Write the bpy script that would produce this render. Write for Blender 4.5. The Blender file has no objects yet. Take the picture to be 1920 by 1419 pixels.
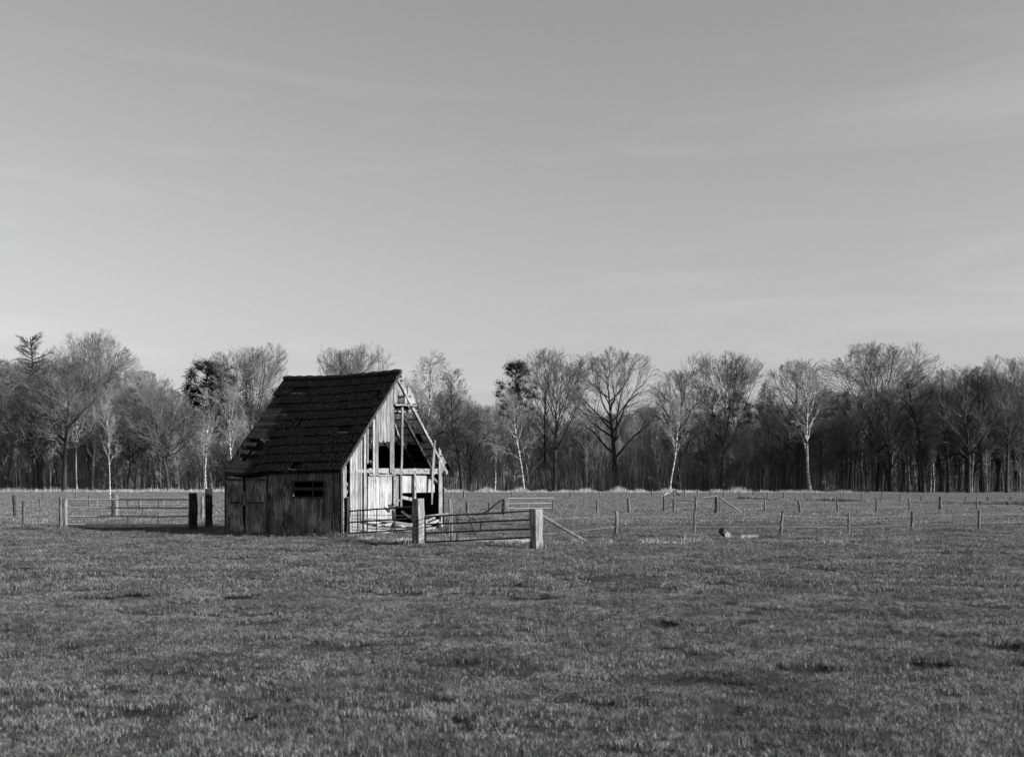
import bpy, math, random
import numpy as np
from mathutils import Vector, noise

S = bpy.context.scene
# ------------------------------------------------------------------ camera
F = 2150.0; CX = 960.0; HY = 897.0; EYE = 1.7      # focal length / centre / horizon of the photograph (1920x1419 px)
cam = bpy.data.cameras.new('camera'); cam.sensor_width = 69.5; cam.lens = F / 1920 * 69.5
cam.shift_y = (HY - 709.5) / 1920
cam.clip_start = 0.1; cam.clip_end = 3000
cam.dof.use_dof = True; cam.dof.focus_distance = 45; cam.dof.aperture_fstop = 6.3
co = bpy.data.objects.new('camera', cam); S.collection.objects.link(co)
co.location = (0, 0, EYE); co.rotation_euler = (math.radians(90), 0, 0)
S.camera = co
# ------------------------------------------------------------------ light
SUN_AZ = math.radians(-20)      # from +X, counter-clockwise
SUN_EL = math.radians(26)
w = bpy.data.worlds.new('World'); S.world = w; w.use_nodes = True
nt = w.node_tree; N = nt.nodes; L = nt.links
for n in list(N): N.remove(n)
out = N.new('ShaderNodeOutputWorld'); bg = N.new('ShaderNodeBackground'); sky = N.new('ShaderNodeTexSky')
sky.sky_type = 'NISHITA'; sky.sun_disc = False; sky.sun_elevation = SUN_EL
sky.sun_rotation = math.pi / 2 - SUN_AZ
sky.air_density = 1.0; sky.dust_density = 1.2; sky.ozone_density = 1.0
sc_ = N.new('ShaderNodeSeparateColor'); L.new(sky.outputs[0], sc_.inputs[0])      # black and white film: more sensitive to blue
bw = N.new('ShaderNodeMath'); bw.operation = 'MULTIPLY_ADD'; L.new(sc_.outputs[2], bw.inputs[0]); bw.inputs[1].default_value = .6
b2 = N.new('ShaderNodeMath'); b2.operation = 'MULTIPLY'; L.new(sc_.outputs[0], b2.inputs[0]); b2.inputs[1].default_value = .4; L.new(b2.outputs[0], bw.inputs[2])
tc = N.new('ShaderNodeTexCoord'); mp = N.new('ShaderNodeMapping'); mp.inputs['Scale'].default_value = (1.2, 1.2, 11)
mp.inputs['Rotation'].default_value = (0, math.radians(4), 0)
L.new(tc.outputs['Generated'], mp.inputs[0])
nz = N.new('ShaderNodeTexNoise'); nz.inputs['Scale'].default_value = 2.0; nz.inputs['Detail'].default_value = 9; nz.inputs['Roughness'].default_value = .62
nz.inputs['Distortion'].default_value = .6
L.new(mp.outputs[0], nz.inputs[0])
mr = N.new('ShaderNodeMapRange'); mr.inputs[1].default_value = .5; mr.inputs[2].default_value = .72; mr.inputs[3].default_value = 1.0; mr.inputs[4].default_value = 1.12
L.new(nz.outputs[0], mr.inputs[0])
mu = N.new('ShaderNodeMath'); mu.operation = 'MULTIPLY'; L.new(bw.outputs[0], mu.inputs[0]); L.new(mr.outputs[0], mu.inputs[1])
L.new(mu.outputs[0], bg.inputs[0]); bg.inputs[1].default_value = 0.075
L.new(bg.outputs[0], out.inputs[0])
sl = bpy.data.lights.new('sun', 'SUN'); sl.energy = 5.0; sl.angle = math.radians(.5); sl.color = (1, 1, 1)
so = bpy.data.objects.new('sun', sl); S.collection.objects.link(so)
sd = Vector((math.cos(SUN_AZ) * math.cos(SUN_EL), math.sin(SUN_AZ) * math.cos(SUN_EL), math.sin(SUN_EL)))
so.rotation_euler = sd.to_track_quat('Z', 'Y').to_euler(); so.location = (60, -30, 40)
S.view_settings.view_transform = 'Standard'; S.view_settings.look = 'None'; S.view_settings.gamma = 1
S.view_settings.exposure = 0.85
try: S.cycles.max_bounces = 6; S.cycles.diffuse_bounces = 3; S.cycles.transparent_max_bounces = 8
except Exception: pass

# ------------------------------------------------------------------ helpers
RN = random.Random(7)
def fbm(x, y, s, o=0.0):
    return noise.noise(Vector((x * s + o, y * s - o, o)))
def GP(px, py):
    d = F * EYE / (py - HY); return ((px - CX) / F * d, d)
PITS = [(*GP(a, b), w_) for a, b, w_ in ((285, 1147, .28), (110, 1217, .3), (640, 1330, .2), (690, 1332, .22), (845, 1346, .2), (1100, 1322, .2), (1500, 1340, .22), (1600, 1352, .2), (1450, 1262, .35), (1520, 1250, .3), (1475, 1258, .3),
   (1370, 1168, .25), (1060, 1255, .2), (1590, 1133, .3), (440, 1350, .2), (260, 1340, .2), (1750, 1330, .25), (1335, 1392, .12), (830, 1100, .3), (560, 1205, .25), (420, 1085, .3), (1810, 1305, .22), (1290, 1235, .25), (1640, 1160, .25),
   (980, 1185, .22), (730, 1240, .2), (200, 1120, .3), (1180, 1370, .16), (900, 1320, .16), (1700, 1255, .25), (440, 1180, .25), (1880, 1210, .3), (60, 1290, .2))]
PITS += [(*GP(1040 + 260 * k / 13, 1089 + 3 * math.sin(k * 2.1)), .22 + .1 * math.sin(k * 5)) for k in range(14)]
_pr = random.Random(44)
for _ in range(150):
    _d = 8 + 30 * _pr.random(); PITS.append((_pr.uniform(-.46, .46) * _d, _d, _pr.uniform(.12, .26)))
PITS = [(a, b, r * (.45 + b / 26)) for a, b, r in PITS]
PITS += [(_pr.uniform(.6, 9), 30.4 + _pr.gauss(0, .5), _pr.uniform(.12, .3)) for _ in range(40)]
PG = {}
for q_ in PITS:
    for a_ in (-1, 0, 1):
        for b_ in (-1, 0, 1): PG.setdefault((int(q_[0] // 1) + a_, int(q_[1] // 1) + b_), []).append(q_)
def pit(x, y):
    m = 0
    for a, b, r in PG.get((int(x // 1), int(y // 1)), ()):
        t = ((x - a) / (r * 1.6)) ** 2 + ((y - b) / r) ** 2
        if t < 1: m = max(m, 1 - t)
    return m
def hz(x, y):
    """height of the meadow"""
    d = math.hypot(x, y)
    k = 1.0 if d < 45 else max(0.25, 1 - (d - 45) / 60)
    h = .045 * fbm(x, y, .9, 3.1) + .04 * fbm(x, y, .35, 9.7) + .05 * fbm(x * .7, y, 2.1, 1.7)
    h += .03 * fbm(x * .5, y * .5, .12, 5.5)
    h = h * k - .13 * pit(x, y)
    # no ditch dug along the far right fence; dark stems draw its shadow line
    return h
def G(px, py):
    d = F * EYE / (py - HY); return Vector(((px - CX) / F * d, d, 0))
def at(px, py, d):
    return Vector(((px - CX) / F * d, d, EYE + (HY - py) / F * d))

def new_obj(name, data, parent=None):
    o = bpy.data.objects.new(name, data); S.collection.objects.link(o)
    if parent is not None: o.parent = parent
    return o
def tag(o, label=None, cat=None, group=None, kind=None):
    if label: o['label'] = label
    if cat: o['category'] = cat
    if group: o['group'] = group
    if kind: o['kind'] = kind
    return o
def empty(name, loc=(0, 0, 0), rz=0):
    o = new_obj(name, None); o.location = loc; o.rotation_euler = (0, 0, rz); o.empty_display_size = .3; return o

def np_mesh(name, verts, faces_flat, counts, rnd=None, smooth=False):
    me = bpy.data.meshes.new(name)
    verts = np.asarray(verts, dtype=np.float32)
    me.vertices.add(len(verts)); me.vertices.foreach_set('co', verts.ravel())
    faces_flat = np.asarray(faces_flat, dtype=np.int32); counts = np.asarray(counts, dtype=np.int32)
    me.loops.add(len(faces_flat)); me.loops.foreach_set('vertex_index', faces_flat)
    me.polygons.add(len(counts))
    starts = np.concatenate([[0], np.cumsum(counts)[:-1]]).astype(np.int32)
    me.polygons.foreach_set('loop_start', starts); me.polygons.foreach_set('loop_total', counts)
    if rnd is not None:
        a = me.attributes.new('rnd', 'FLOAT', 'FACE'); a.data.foreach_set('value', np.asarray(rnd, dtype=np.float32))
    me.update(calc_edges=True); me.validate()
    me.polygons.foreach_set('use_smooth', np.full(len(counts), bool(smooth), dtype=bool))
    return me

class MB:
    """collects boxes, bars, tubes, plates; builds ONE mesh"""
    def __init__(s, seed=0): s.v = []; s.f = []; s.r = []; s.rn = random.Random(seed)
    def faces(s, pts, fs, r=None):
        b = len(s.v); s.v += [tuple(p) for p in pts]
        if r is None: r = s.rn.random()
        for f in fs: s.f.append([b + i for i in f]); s.r.append(r)
    def hexa(s, p, r=None):
        s.faces(p, [(0, 3, 2, 1), (4, 5, 6, 7), (0, 1, 5, 4), (1, 2, 6, 5), (2, 3, 7, 6), (3, 0, 4, 7)], r)
    def box(s, x0, x1, y0, y1, z0, z1, r=None):
        s.hexa([(x0, y0, z0), (x1, y0, z0), (x1, y1, z0), (x0, y1, z0), (x0, y0, z1), (x1, y0, z1), (x1, y1, z1), (x0, y1, z1)], r)
    def bar(s, a, b, w=.08, t=.05, side=None, n=1, j=0.0, r=None):
        """rectangular beam a->b ; w measured along 'side', t across"""
        a = Vector(a); b = Vector(b); d = (b - a).normalized()
        if side is None: side = Vector((0, 0, 1)).cross(d) if abs(d.z) < .95 else Vector((1, 0, 0))
        side = Vector(side); side = (side - d * side.dot(d)).normalized(); up = d.cross(side)
        rings = []
        for i in range(n + 1):
            c = a.lerp(b, i / n)
            if 0 < i < n: c = c + side * s.rn.uniform(-j, j) + up * s.rn.uniform(-j, j)
            k = 1 + s.rn.uniform(-1, 1) * (.08 if j else 0)
            rings.append([c + side * (sx * w / 2 * k) + up * (sy * t / 2 * k) for sx, sy in ((-1, -1), (1, -1), (1, 1), (-1, 1))])
        pts = [p for q in rings for p in q]; fs = [(3, 2, 1, 0)]
        for i in range(n):
            o = 4 * i
            for k in range(4): fs.append((o + k, o + (k + 1) % 4, o + 4 + (k + 1) % 4, o + 4 + k))
        o = 4 * n; fs.append((o, o + 1, o + 2, o + 3))
        s.faces(pts, fs, r)
    def tube(s, pts, rad, n=6, jit=0.0, r=None, cap=True):
        P = [Vector(p) for p in pts]
        if not hasattr(rad, '__len__'): rad = [rad] * len(P)
        d0 = (P[-1] - P[0]).normalized()
        ref = Vector((0, 1, 0)) if abs(d0.z) > .7 else Vector((0, 0, 1))
        V = []
        for i, p in enumerate(P):
            d = (P[min(i + 1, len(P) - 1)] - P[max(i - 1, 0)]).normalized()
            a = d.cross(ref).normalized(); b = d.cross(a)
            for k in range(n):
                t = 2 * math.pi * k / n; q = rad[i] * (1 + s.rn.uniform(-jit, jit))
                V.append(p + a * (math.cos(t) * q) + b * (math.sin(t) * q))
        fs = []
        for i in range(len(P) - 1):
            for k in range(n): fs.append((i * n + k, i * n + (k + 1) % n, (i + 1) * n + (k + 1) % n, (i + 1) * n + k))
        if cap: fs.append(tuple(range(n - 1, -1, -1))); o = (len(P) - 1) * n; fs.append(tuple(range(o, o + n)))
        s.faces(V, fs, r)
    def plate(s, poly, off, r=None):
        """polygon (3D points) extruded by vector off"""
        n = len(poly); off = Vector(off); A = [Vector(p) for p in poly]; B = [p + off for p in A]
        fs = [tuple(range(n)), tuple(range(2 * n - 1, n - 1, -1))] + [(i, n + i, n + (i + 1) % n, (i + 1) % n) for i in range(n)]
        s.faces(A + B, fs, r)
    def build(s, name, mat, parent=None, label=None, smooth=False):
        if not s.v: return None
        me = np_mesh(name, s.v, [i for f in s.f for i in f], [len(f) for f in s.f], s.r, smooth)
        import bmesh
        bm = bmesh.new(); bm.from_mesh(me); bmesh.ops.recalc_face_normals(bm, faces=bm.faces); bm.to_mesh(me); bm.free()
        me.materials.append(mat); o = new_obj(name, me, parent)
        if label: o['label'] = label
        return o

# ------------------------------------------------------------------ materials (all grey: a black and white photograph)
def mat_new(name):
    m = bpy.data.materials.new(name); m.use_nodes = True; nt = m.node_tree
    return m, nt, nt.nodes, nt.links, nt.nodes['Principled BSDF']
def ramp(N, stops):
    r = N.new('ShaderNodeValToRGB'); e = r.color_ramp.elements
    while len(e) > 1: e.remove(e[-1])
    e[0].position = stops[0][0]; c = stops[0][1]; e[0].color = (c, c, c, 1)
    for p, c in stops[1:]:
        q = e.new(p); q.color = (c, c, c, 1)
    return r
def wood(name, lo, hi, scale=(38, 38, 1.6), crack=.5, dirt=.3, rough=.85, bump=.35, coord='Object', flake=None):
    m, nt, N, L, B = mat_new(name)
    tc = N.new('ShaderNodeTexCoord'); mp = N.new('ShaderNodeMapping'); mp.inputs['Scale'].default_value = scale
    L.new(tc.outputs[coord], mp.inputs[0])
    at_ = N.new('ShaderNodeAttribute'); at_.attribute_name = 'rnd'
    cm = N.new('ShaderNodeCombineXYZ'); ml = N.new('ShaderNodeMath'); ml.operation = 'MULTIPLY'; ml.inputs[1].default_value = 37
    L.new(at_.outputs['Fac'], ml.inputs[0]); 
    for i in range(3): L.new(ml.outputs[0], cm.inputs[i])
    va = N.new('ShaderNodeVectorMath'); L.new(mp.outputs[0], va.inputs[0]); L.new(cm.outputs[0], va.inputs[1])
    g = N.new('ShaderNodeTexNoise'); g.inputs['Scale'].default_value = 1; g.inputs['Detail'].default_value = 7; g.inputs['Roughness'].default_value = .7
    L.new(va.outputs[0], g.inputs[0])
    r1 = ramp(N, [(.34, lo * .2), (.44, lo), (.62, hi)]); L.new(g.outputs[0], r1.inputs[0])
    # board to board variation
    mr = N.new('ShaderNodeMapRange'); mr.inputs[3].default_value = 1 - dirt; mr.inputs[4].default_value = 1.05; L.new(at_.outputs['Fac'], mr.inputs[0])
    mx = N.new('ShaderNodeMix'); mx.data_type = 'RGBA'; mx.blend_type = 'MULTIPLY'; mx.inputs[0].default_value = 1
    L.new(r1.outputs[0], mx.inputs[6]); L.new(mr.outputs[0], mx.inputs[7])
    # blotchy stains
    n2 = N.new('ShaderNodeTexNoise'); n2.inputs['Scale'].default_value = 2.6; n2.inputs['Detail'].default_value = 5; L.new(tc.outputs[coord], n2.inputs[0])
    r2 = ramp(N, [(.3, 1 - crack), (.58, 1)]); L.new(n2.outputs[0], r2.inputs[0])
    m2 = N.new('ShaderNodeMix'); m2.data_type = 'RGBA'; m2.blend_type = 'MULTIPLY'; m2.inputs[0].default_value = 1
    L.new(mx.outputs[2], m2.inputs[6]); L.new(r2.outputs[0], m2.inputs[7])
    last = m2.outputs[2]
    if flake:   # flakes of old pale paint: (amount, albedo)
        mp3 = N.new('ShaderNodeMapping'); mp3.inputs['Scale'].default_value = (60, 60, 3.2); L.new(tc.outputs[coord], mp3.inputs[0])
        n3 = N.new('ShaderNodeTexNoise'); n3.inputs['Scale'].default_value = 1; n3.inputs['Detail'].default_value = 6; n3.inputs['Roughness'].default_value = .65
        L.new(mp3.outputs[0], n3.inputs[0])
        n4 = N.new('ShaderNodeTexNoise'); n4.inputs['Scale'].default_value = 1.6; n4.inputs['Detail'].default_value = 2; L.new(tc.outputs[coord], n4.inputs[0])
        ad = N.new('ShaderNodeMath'); ad.operation = 'MULTIPLY_ADD'; L.new(n4.outputs[0], ad.inputs[0]); ad.inputs[1].default_value = .45; L.new(n3.outputs[0], ad.inputs[2])
        r3 = ramp(N, [(flake[0], 0), (flake[0] + .05, 1)]); L.new(ad.outputs[0], r3.inputs[0])
        m3 = N.new('ShaderNodeMix'); m3.data_type = 'RGBA'; L.new(r3.outputs[0], m3.inputs[0]); L.new(last, m3.inputs[6])
        m3.inputs[7].default_value = (flake[1],) * 3 + (1,); last = m3.outputs[2]
    L.new(last, B.inputs['Base Color'])
    B.inputs['Roughness'].default_value = rough; B.inputs['Specular IOR Level'].default_value = .2
    bp = N.new('ShaderNodeBump'); bp.inputs['Strength'].default_value = bump; bp.inputs['Distance'].default_value = .02
    L.new(g.outputs[0], bp.inputs['Height']); L.new(bp.outputs[0], B.inputs['Normal'])
    return m
def plain(name, a, rough=.8, var=.4, scale=20, metal=0, stretch=(1, 1, 1), spec=.2, bump=.2, trans=0):
    m, nt, N, L, B = mat_new(name)
    tc = N.new('ShaderNodeTexCoord'); mp = N.new('ShaderNodeMapping'); mp.inputs['Scale'].default_value = stretch; L.new(tc.outputs['Object'], mp.inputs[0])
    n = N.new('ShaderNodeTexNoise'); n.inputs['Scale'].default_value = scale; n.inputs['Detail'].default_value = 5; L.new(mp.outputs[0], n.inputs[0])
    st_ = [(.3, a * (1 - var)), (.7, a * (1 + var))]
    if 'roof' in name or 'ridge' in name: st_ = [(.3, a * (1 - var)), (.62, a * (1 + var)), (.71, .035)]
    r = ramp(N, st_); L.new(n.outputs[0], r.inputs[0])
    L.new(r.outputs[0], B.inputs['Base Color']); B.inputs['Roughness'].default_value = rough; B.inputs['Metallic'].default_value = metal
    B.inputs['Specular IOR Level'].default_value = spec
    bp = N.new('ShaderNodeBump'); bp.inputs['Strength'].default_value = bump; bp.inputs['Distance'].default_value = .02; L.new(n.outputs[0], bp.inputs['Height']); L.new(bp.outputs[0], B.inputs['Normal'])
    return m
M = {}
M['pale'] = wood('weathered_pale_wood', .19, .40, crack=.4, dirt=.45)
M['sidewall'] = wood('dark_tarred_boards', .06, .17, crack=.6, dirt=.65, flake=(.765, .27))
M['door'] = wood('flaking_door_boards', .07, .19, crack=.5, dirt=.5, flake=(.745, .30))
M['darkwood'] = wood('old_dark_wood', .03, .08, crack=.5)
M['beam'] = wood('grey_beam_wood', .15, .34, scale=(14, 14, 14), crack=.4)
M['post'] = wood('fence_post_wood', .14, .32, scale=(30, 30, 2.5), crack=.4)
M['stake'] = wood('fence_stake_wood', .08, .22, scale=(30, 30, 3), crack=.4)
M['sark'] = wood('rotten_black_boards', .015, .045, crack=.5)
M['interior'] = wood('shade_black_interior_boards', .006, .018, crack=.5)  # near-black tone puts the shade inside the barn into the colour
M['tile'] = plain('black_roof_tiles', .0065, rough=.95, var=.9, scale=16, spec=.02, stretch=(1, 1, 1), bump=.3)
M['moss'] = plain('mossy_ridge_tiles', .02, rough=.9, var=.8, scale=22)
M['paint'] = wood('weathered_white_board', .26, .44, scale=(22, 22, 2.0), crack=.35, dirt=.2)
M['brick'] = wood('crumbling_rendered_brick', .25, .55, scale=(9, 9, 9), crack=.6)
M['iron'] = plain('rusty_iron_pipe', .022, rough=.6, var=.4, scale=30, spec=.4)
M['galv'] = plain('galvanised_pipe', .22, rough=.55, var=.3, scale=30, spec=.4)
M['wire'] = plain('galvanised_wire', .22, rough=.4, var=.2, scale=3, spec=.5)
M['stone'] = plain('pale_stone', .33, var=.3, scale=12)
M['bark'] = plain('dark_oak_bark', .035, rough=.95, var=.55, scale=3, stretch=(5, 5, .8), bump=.6)
M['twig'] = plain('bare_twigs', .10, rough=.9, var=.4, scale=.7, bump=0)
M['twigpale'] = plain('pale_bare_twigs', .22, rough=.9, var=.35, scale=.7, bump=0)
M['thicket'] = plain('thicket_stems', .21, rough=.9, var=.5, scale=.5, bump=0)
M['needle'] = plain('pine_needles', .024, rough=.9, var=.6, scale=1.2, bump=0)
def birch():
    m, nt, N, L, B = mat_new('birch_bark')
    tc = N.new('ShaderNodeTexCoord'); mp = N.new('ShaderNodeMapping'); mp.inputs['Scale'].default_value = (1, 1, 5); L.new(tc.outputs['Object'], mp.inputs[0])
    n = N.new('ShaderNodeTexNoise'); n.inputs['Scale'].default_value = 1.0; n.inputs['Detail'].default_value = 7; L.new(mp.outputs[0], n.inputs[0])
    r = ramp(N, [(.42, .05), (.51, .30), (.7, .48)]); L.new(n.outputs[0], r.inputs[0]); L.new(r.outputs[0], B.inputs['Base Color'])
    B.inputs['Roughness'].default_value = .7; return m
M['birch'] = birch()
def grassmat(name, lo, hi, trans=.35):
    m, nt, N, L, B = mat_new(name)
    g = N.new('ShaderNodeNewGeometry'); n = N.new('ShaderNodeTexNoise'); n.inputs['Scale'].default_value = .8; n.inputs['Detail'].default_value = 6; n.inputs['Roughness'].default_value = .6
    L.new(g.outputs['Position'], n.inputs[0])
    at_ = N.new('ShaderNodeAttribute'); at_.attribute_name = 'rnd'
    ad = N.new('ShaderNodeMath'); ad.operation = 'MULTIPLY_ADD'; L.new(at_.outputs['Fac'], ad.inputs[0]); ad.inputs[1].default_value = .5
    nf = N.new('ShaderNodeTexNoise'); nf.inputs['Scale'].default_value = 13; nf.inputs['Detail'].default_value = 3; L.new(g.outputs['Position'], nf.inputs[0])
    mb_ = N.new('ShaderNodeMath'); mb_.operation = 'MULTIPLY_ADD'; L.new(nf.outputs[0], mb_.inputs[0]); mb_.inputs[1].default_value = 1.5; L.new(n.outputs[0], mb_.inputs[2]); 
    m5 = N.new('ShaderNodeMath'); m5.operation = 'SUBTRACT'; L.new(mb_.outputs[0], m5.inputs[0]); m5.inputs[1].default_value = .75; L.new(m5.outputs[0], ad.inputs[2])
    r = ramp(N, [(.38, lo), (.8, (lo + hi) * .45), (1.0, hi), (1.12, hi * 1.5)]); L.new(ad.outputs[0], r.inputs[0])
    L.new(r.outputs[0], B.inputs['Base Color']); B.inputs['Roughness'].default_value = .7; B.inputs['Specular IOR Level'].default_value = .25
    t = N.new('ShaderNodeBsdfTranslucent'); L.new(r.outputs[0], t.inputs[0]); mx = N.new('ShaderNodeMixShader'); mx.inputs[0].default_value = trans
    o = [q for q in N if q.type == 'OUTPUT_MATERIAL'][0]
    L.new(B.outputs[0], mx.inputs[1]); L.new(t.outputs[0], mx.inputs[2]); L.new(mx.outputs[0], o.inputs[0]); return m
M['grass'] = grassmat('meadow_grass', .045, .215)
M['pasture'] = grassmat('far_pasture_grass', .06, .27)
M['drygrass'] = grassmat('dry_straw_grass', .26, .52)
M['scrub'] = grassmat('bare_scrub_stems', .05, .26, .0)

# ------------------------------------------------------------------ ground
def ground():
    def axis(lo, hi, f0, f1, st):
        a = list(np.arange(f0, f1, st)); s = st; x = f1
        while x < hi: a.append(x); s *= 1.16; x += s
        a.append(hi); s = st; x = f0 - st; b = []
        while x > lo: b.append(x); s *= 1.16; x -= s
        b.append(lo); return np.array(b[::-1] + a)
    xs = axis(-900, 900, -20, 20, .2); ys = axis(-60, 1200, 5, 46, .2)
    nx, ny = len(xs), len(ys)
    V = np.zeros((ny, nx, 3), np.float32)
    V[:, :, 0] = xs[None, :]; V[:, :, 1] = ys[:, None]
    for j in range(ny):
        for i in range(nx):
            V[j, i, 2] = hz(float(xs[i]), float(ys[j])) if ys[j] < 160 and abs(xs[i]) < 90 else 0
    idx = np.arange(nx * ny).reshape(ny, nx)
    q = np.stack([idx[:-1, :-1], idx[:-1, 1:], idx[1:, 1:], idx[1:, :-1]], -1).reshape(-1, 4)
    me = np_mesh('ground', V.reshape(-1, 3), q.ravel(), np.full(len(q), 4), None, True)
    m, nt, N, L, B = mat_new('meadow_soil_and_turf')
    g = N.new('ShaderNodeNewGeometry')
    n1 = N.new('ShaderNodeTexNoise'); n1.inputs['Scale'].default_value = 14; n1.inputs['Detail'].default_value = 8; n1.inputs['Roughness'].default_value = .75; L.new(g.outputs[0], n1.inputs[0])
    n2 = N.new('ShaderNodeTexNoise'); n2.inputs['Scale'].default_value = .5; n2.inputs['Detail'].default_value = 6; L.new(g.outputs[0], n2.inputs[0])
    r1 = ramp(N, [(.3, .015), (.7, .07)]); L.new(n1.outputs[0], r1.inputs[0]); r2 = ramp(N, [(.35, .7), (.65, 1.2)]); L.new(n2.outputs[0], r2.inputs[0])
    mx = N.new('ShaderNodeMix'); mx.data_type = 'RGBA'; mx.blend_type = 'MULTIPLY'; mx.inputs[0].default_value = 1; L.new(r1.outputs[0], mx.inputs[6]); L.new(r2.outputs[0], mx.inputs[7])
    L.new(mx.outputs[2], B.inputs['Base Color']); B.inputs['Roughness'].default_value = 1; B.inputs['Specular IOR Level'].default_value = 0
    bp = N.new('ShaderNodeBump'); bp.inputs['Strength'].default_value = .9; bp.inputs['Distance'].default_value = .05; L.new(n1.outputs[0], bp.inputs['Height']); L.new(bp.outputs[0], B.inputs['Normal'])
    me.materials.append(m)
    tag(new_obj('ground', me), 'flat grassy meadow reaching from the foreground to the wood', kind='structure')
    # litter under the wood
    mb = MB(3); mb.faces([(-130, 150, .03), (140, 136, .03), (190, 330, .03), (-190, 330, .03)], [(0, 1, 2, 3)])
    o = mb.build('forest_floor', plain('leaf_litter', .025, var=.5, scale=2, rough=1)); tag(o, kind='structure')
ground()

# grass blades: patches instanced by geometry nodes (stuff)
def blade_patch(name, size, n, h0, h1, wd, seed, mat, lean=.5):
    r = np.random.RandomState(seed)
    # tuft clustering
    k = max(4, int(size * size * 26)); cx = r.uniform(-size / 2, size / 2, (k, 2)); ch = r.uniform(.55, 1.25, k)
    c = r.randint(0, k, n); loose = r.rand(n) < .45
    p = cx[c] + r.normal(0, .045, (n, 2)); p[loose] = r.uniform(-size / 2, size / 2, (loose.sum(), 2))
    h = r.uniform(h0, h1, n) * np.where(loose, .75, ch[c]); a = r.uniform(0, 2 * np.pi, n); b = r.uniform(0, 2 * np.pi, n); ln = r.uniform(.1, lean * 1.6, n) * h
    ww = wd * r.uniform(.6, 1.3, n) / 2
    sx, sy = np.cos(a) * ww, np.sin(a) * ww; lx, ly = np.cos(b) * ln, np.sin(b) * ln
    z0 = np.full(n, -.02)
    V = np.stack([np.stack([p[:, 0] - sx, p[:, 1] - sy, z0], 1), np.stack([p[:, 0] + sx, p[:, 1] + sy, z0], 1),
                  np.stack([p[:, 0] + lx * .35 + sx * .8, p[:, 1] + ly * .35 + sy * .8, h * .6], 1),
                  np.stack([p[:, 0] + lx * .35 - sx * .8, p[:, 1] + ly * .35 - sy * .8, h * .6], 1),
                  np.stack([p[:, 0] + lx, p[:, 1] + ly, h], 1)], 1).reshape(-1, 3)
    o = np.arange(n)[:, None] * 5
    F_ = np.concatenate([o + np.array([[0, 1, 2, 3]]), o + np.array([[3, 2, 4]])], 1)
    me = np_mesh(name, V, F_.ravel(), np.tile([4, 3], n), np.repeat(r.rand(n), 2)); me.materials.append(mat); return me
def scatter(name, pts, scales, patches, label):
    me = bpy.data.meshes.new(name); me.vertices.add(len(pts)); me.vertices.foreach_set('co', np.asarray(pts, np.float32).ravel())
    a = me.attributes.new('sc', 'FLOAT_VECTOR', 'POINT'); a.data.foreach_set('vector', np.asarray(scales, np.float32).ravel()); me.update()
    o = new_obj(name, me); tag(o, label, 'grass', kind='stuff')
    col = bpy.data.collections.new(name + '_blades')
    for i, p in enumerate(patches): col.objects.link(bpy.data.objects.new(name + '_tuft', p))
    ng = bpy.data.node_groups.new(name, 'GeometryNodeTree'); ng.interface.new_socket('Geometry', in_out='INPUT', socket_type='NodeSocketGeometry'); ng.interface.new_socket('Geometry', in_out='OUTPUT', socket_type='NodeSocketGeometry')
    n = ng.nodes; l = ng.links; gi = n.new('NodeGroupInput'); go = n.new('NodeGroupOutput')
    ci = n.new('GeometryNodeCollectionInfo'); ci.inputs['Collection'].default_value = col; ci.inputs['Separate Children'].default_value = True; ci.inputs['Reset Children'].default_value = True
    ip = n.new('GeometryNodeInstanceOnPoints'); ip.inputs['Pick Instance'].default_value = True
    rv = n.new('FunctionNodeRandomValue'); rv.data_type = 'FLOAT_VECTOR'; rv.inputs[0].default_value = (0, 0, 0); rv.inputs[1].default_value = (0, 0, 6.283)
    ri = n.new('FunctionNodeRandomValue'); ri.data_type = 'INT'; ri.inputs[4].default_value = 0; ri.inputs[5].default_value = len(patches) - 1
    na = n.new('GeometryNodeInputNamedAttribute'); na.data_type = 'FLOAT_VECTOR'; na.inputs[0].default_value = 'sc'
    l.new(gi.outputs[0], ip.inputs['Points']); l.new(ci.outputs[0], ip.inputs['Instance']); l.new(rv.outputs[0], ip.inputs['Rotation'])
    l.new([q for q in ri.outputs if q.type == 'INT'][0], ip.inputs['Instance Index']); l.new(na.outputs['Attribute'], ip.inputs['Scale']); l.new(ip.outputs[0], go.inputs[0])
    md = o.modifiers.new('tufts', 'NODES'); md.node_group = ng
    return o
def in_barn(x, y, m=0.0):
    u = (x + 4.85) * .5 + (y - 32.6) * .866; v = -(x + 4.85) * .866 + (y - 32.6) * .5
    return -m < u < 5.3 + m and -m < v < 4.42 + m
def field(y0, y1, step, wide=3.0):
    P = []; sc = []; y = y0
    while y < y1:
        hw = y * .452 + wide; x = -hw
        while x < hw:
            px = x + RN.uniform(-.3, .3) * step; py = y + RN.uniform(-.3, .3) * step
            x += step
            if in_barn(px, py, -.15): continue
            pq_ = pit(px, py)
            g = fbm(px, py * 1.3, .45, 21.0) + .6 * fbm(px, py, 1.6, 4.0)
            h = max(.4, 1.0 + .5 * g)
            P.append((px, py, hz(px, py))); h *= 1 - .6 * min(1, pq_ * 1.6); sc.append((1, 1, h * RN.uniform(.85, 1.15)))
        y += step * .9
    return P, sc
pA = [blade_patch('tuft_fine', .38, 620, .015, .050, .0045, i, M['grass'], 1.0) for i in range(4)]
pB = [blade_patch('tuft_mid', .46, 330, .02, .062, .0085, 10 + i, M['grass'], .8) for i in range(4)]
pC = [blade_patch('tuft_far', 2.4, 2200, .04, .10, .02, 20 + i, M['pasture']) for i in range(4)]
P, sc = field(5.8, 17, .30); scatter('grass', P, sc, pA, 'short rough meadow grass covering the near foreground')
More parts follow.
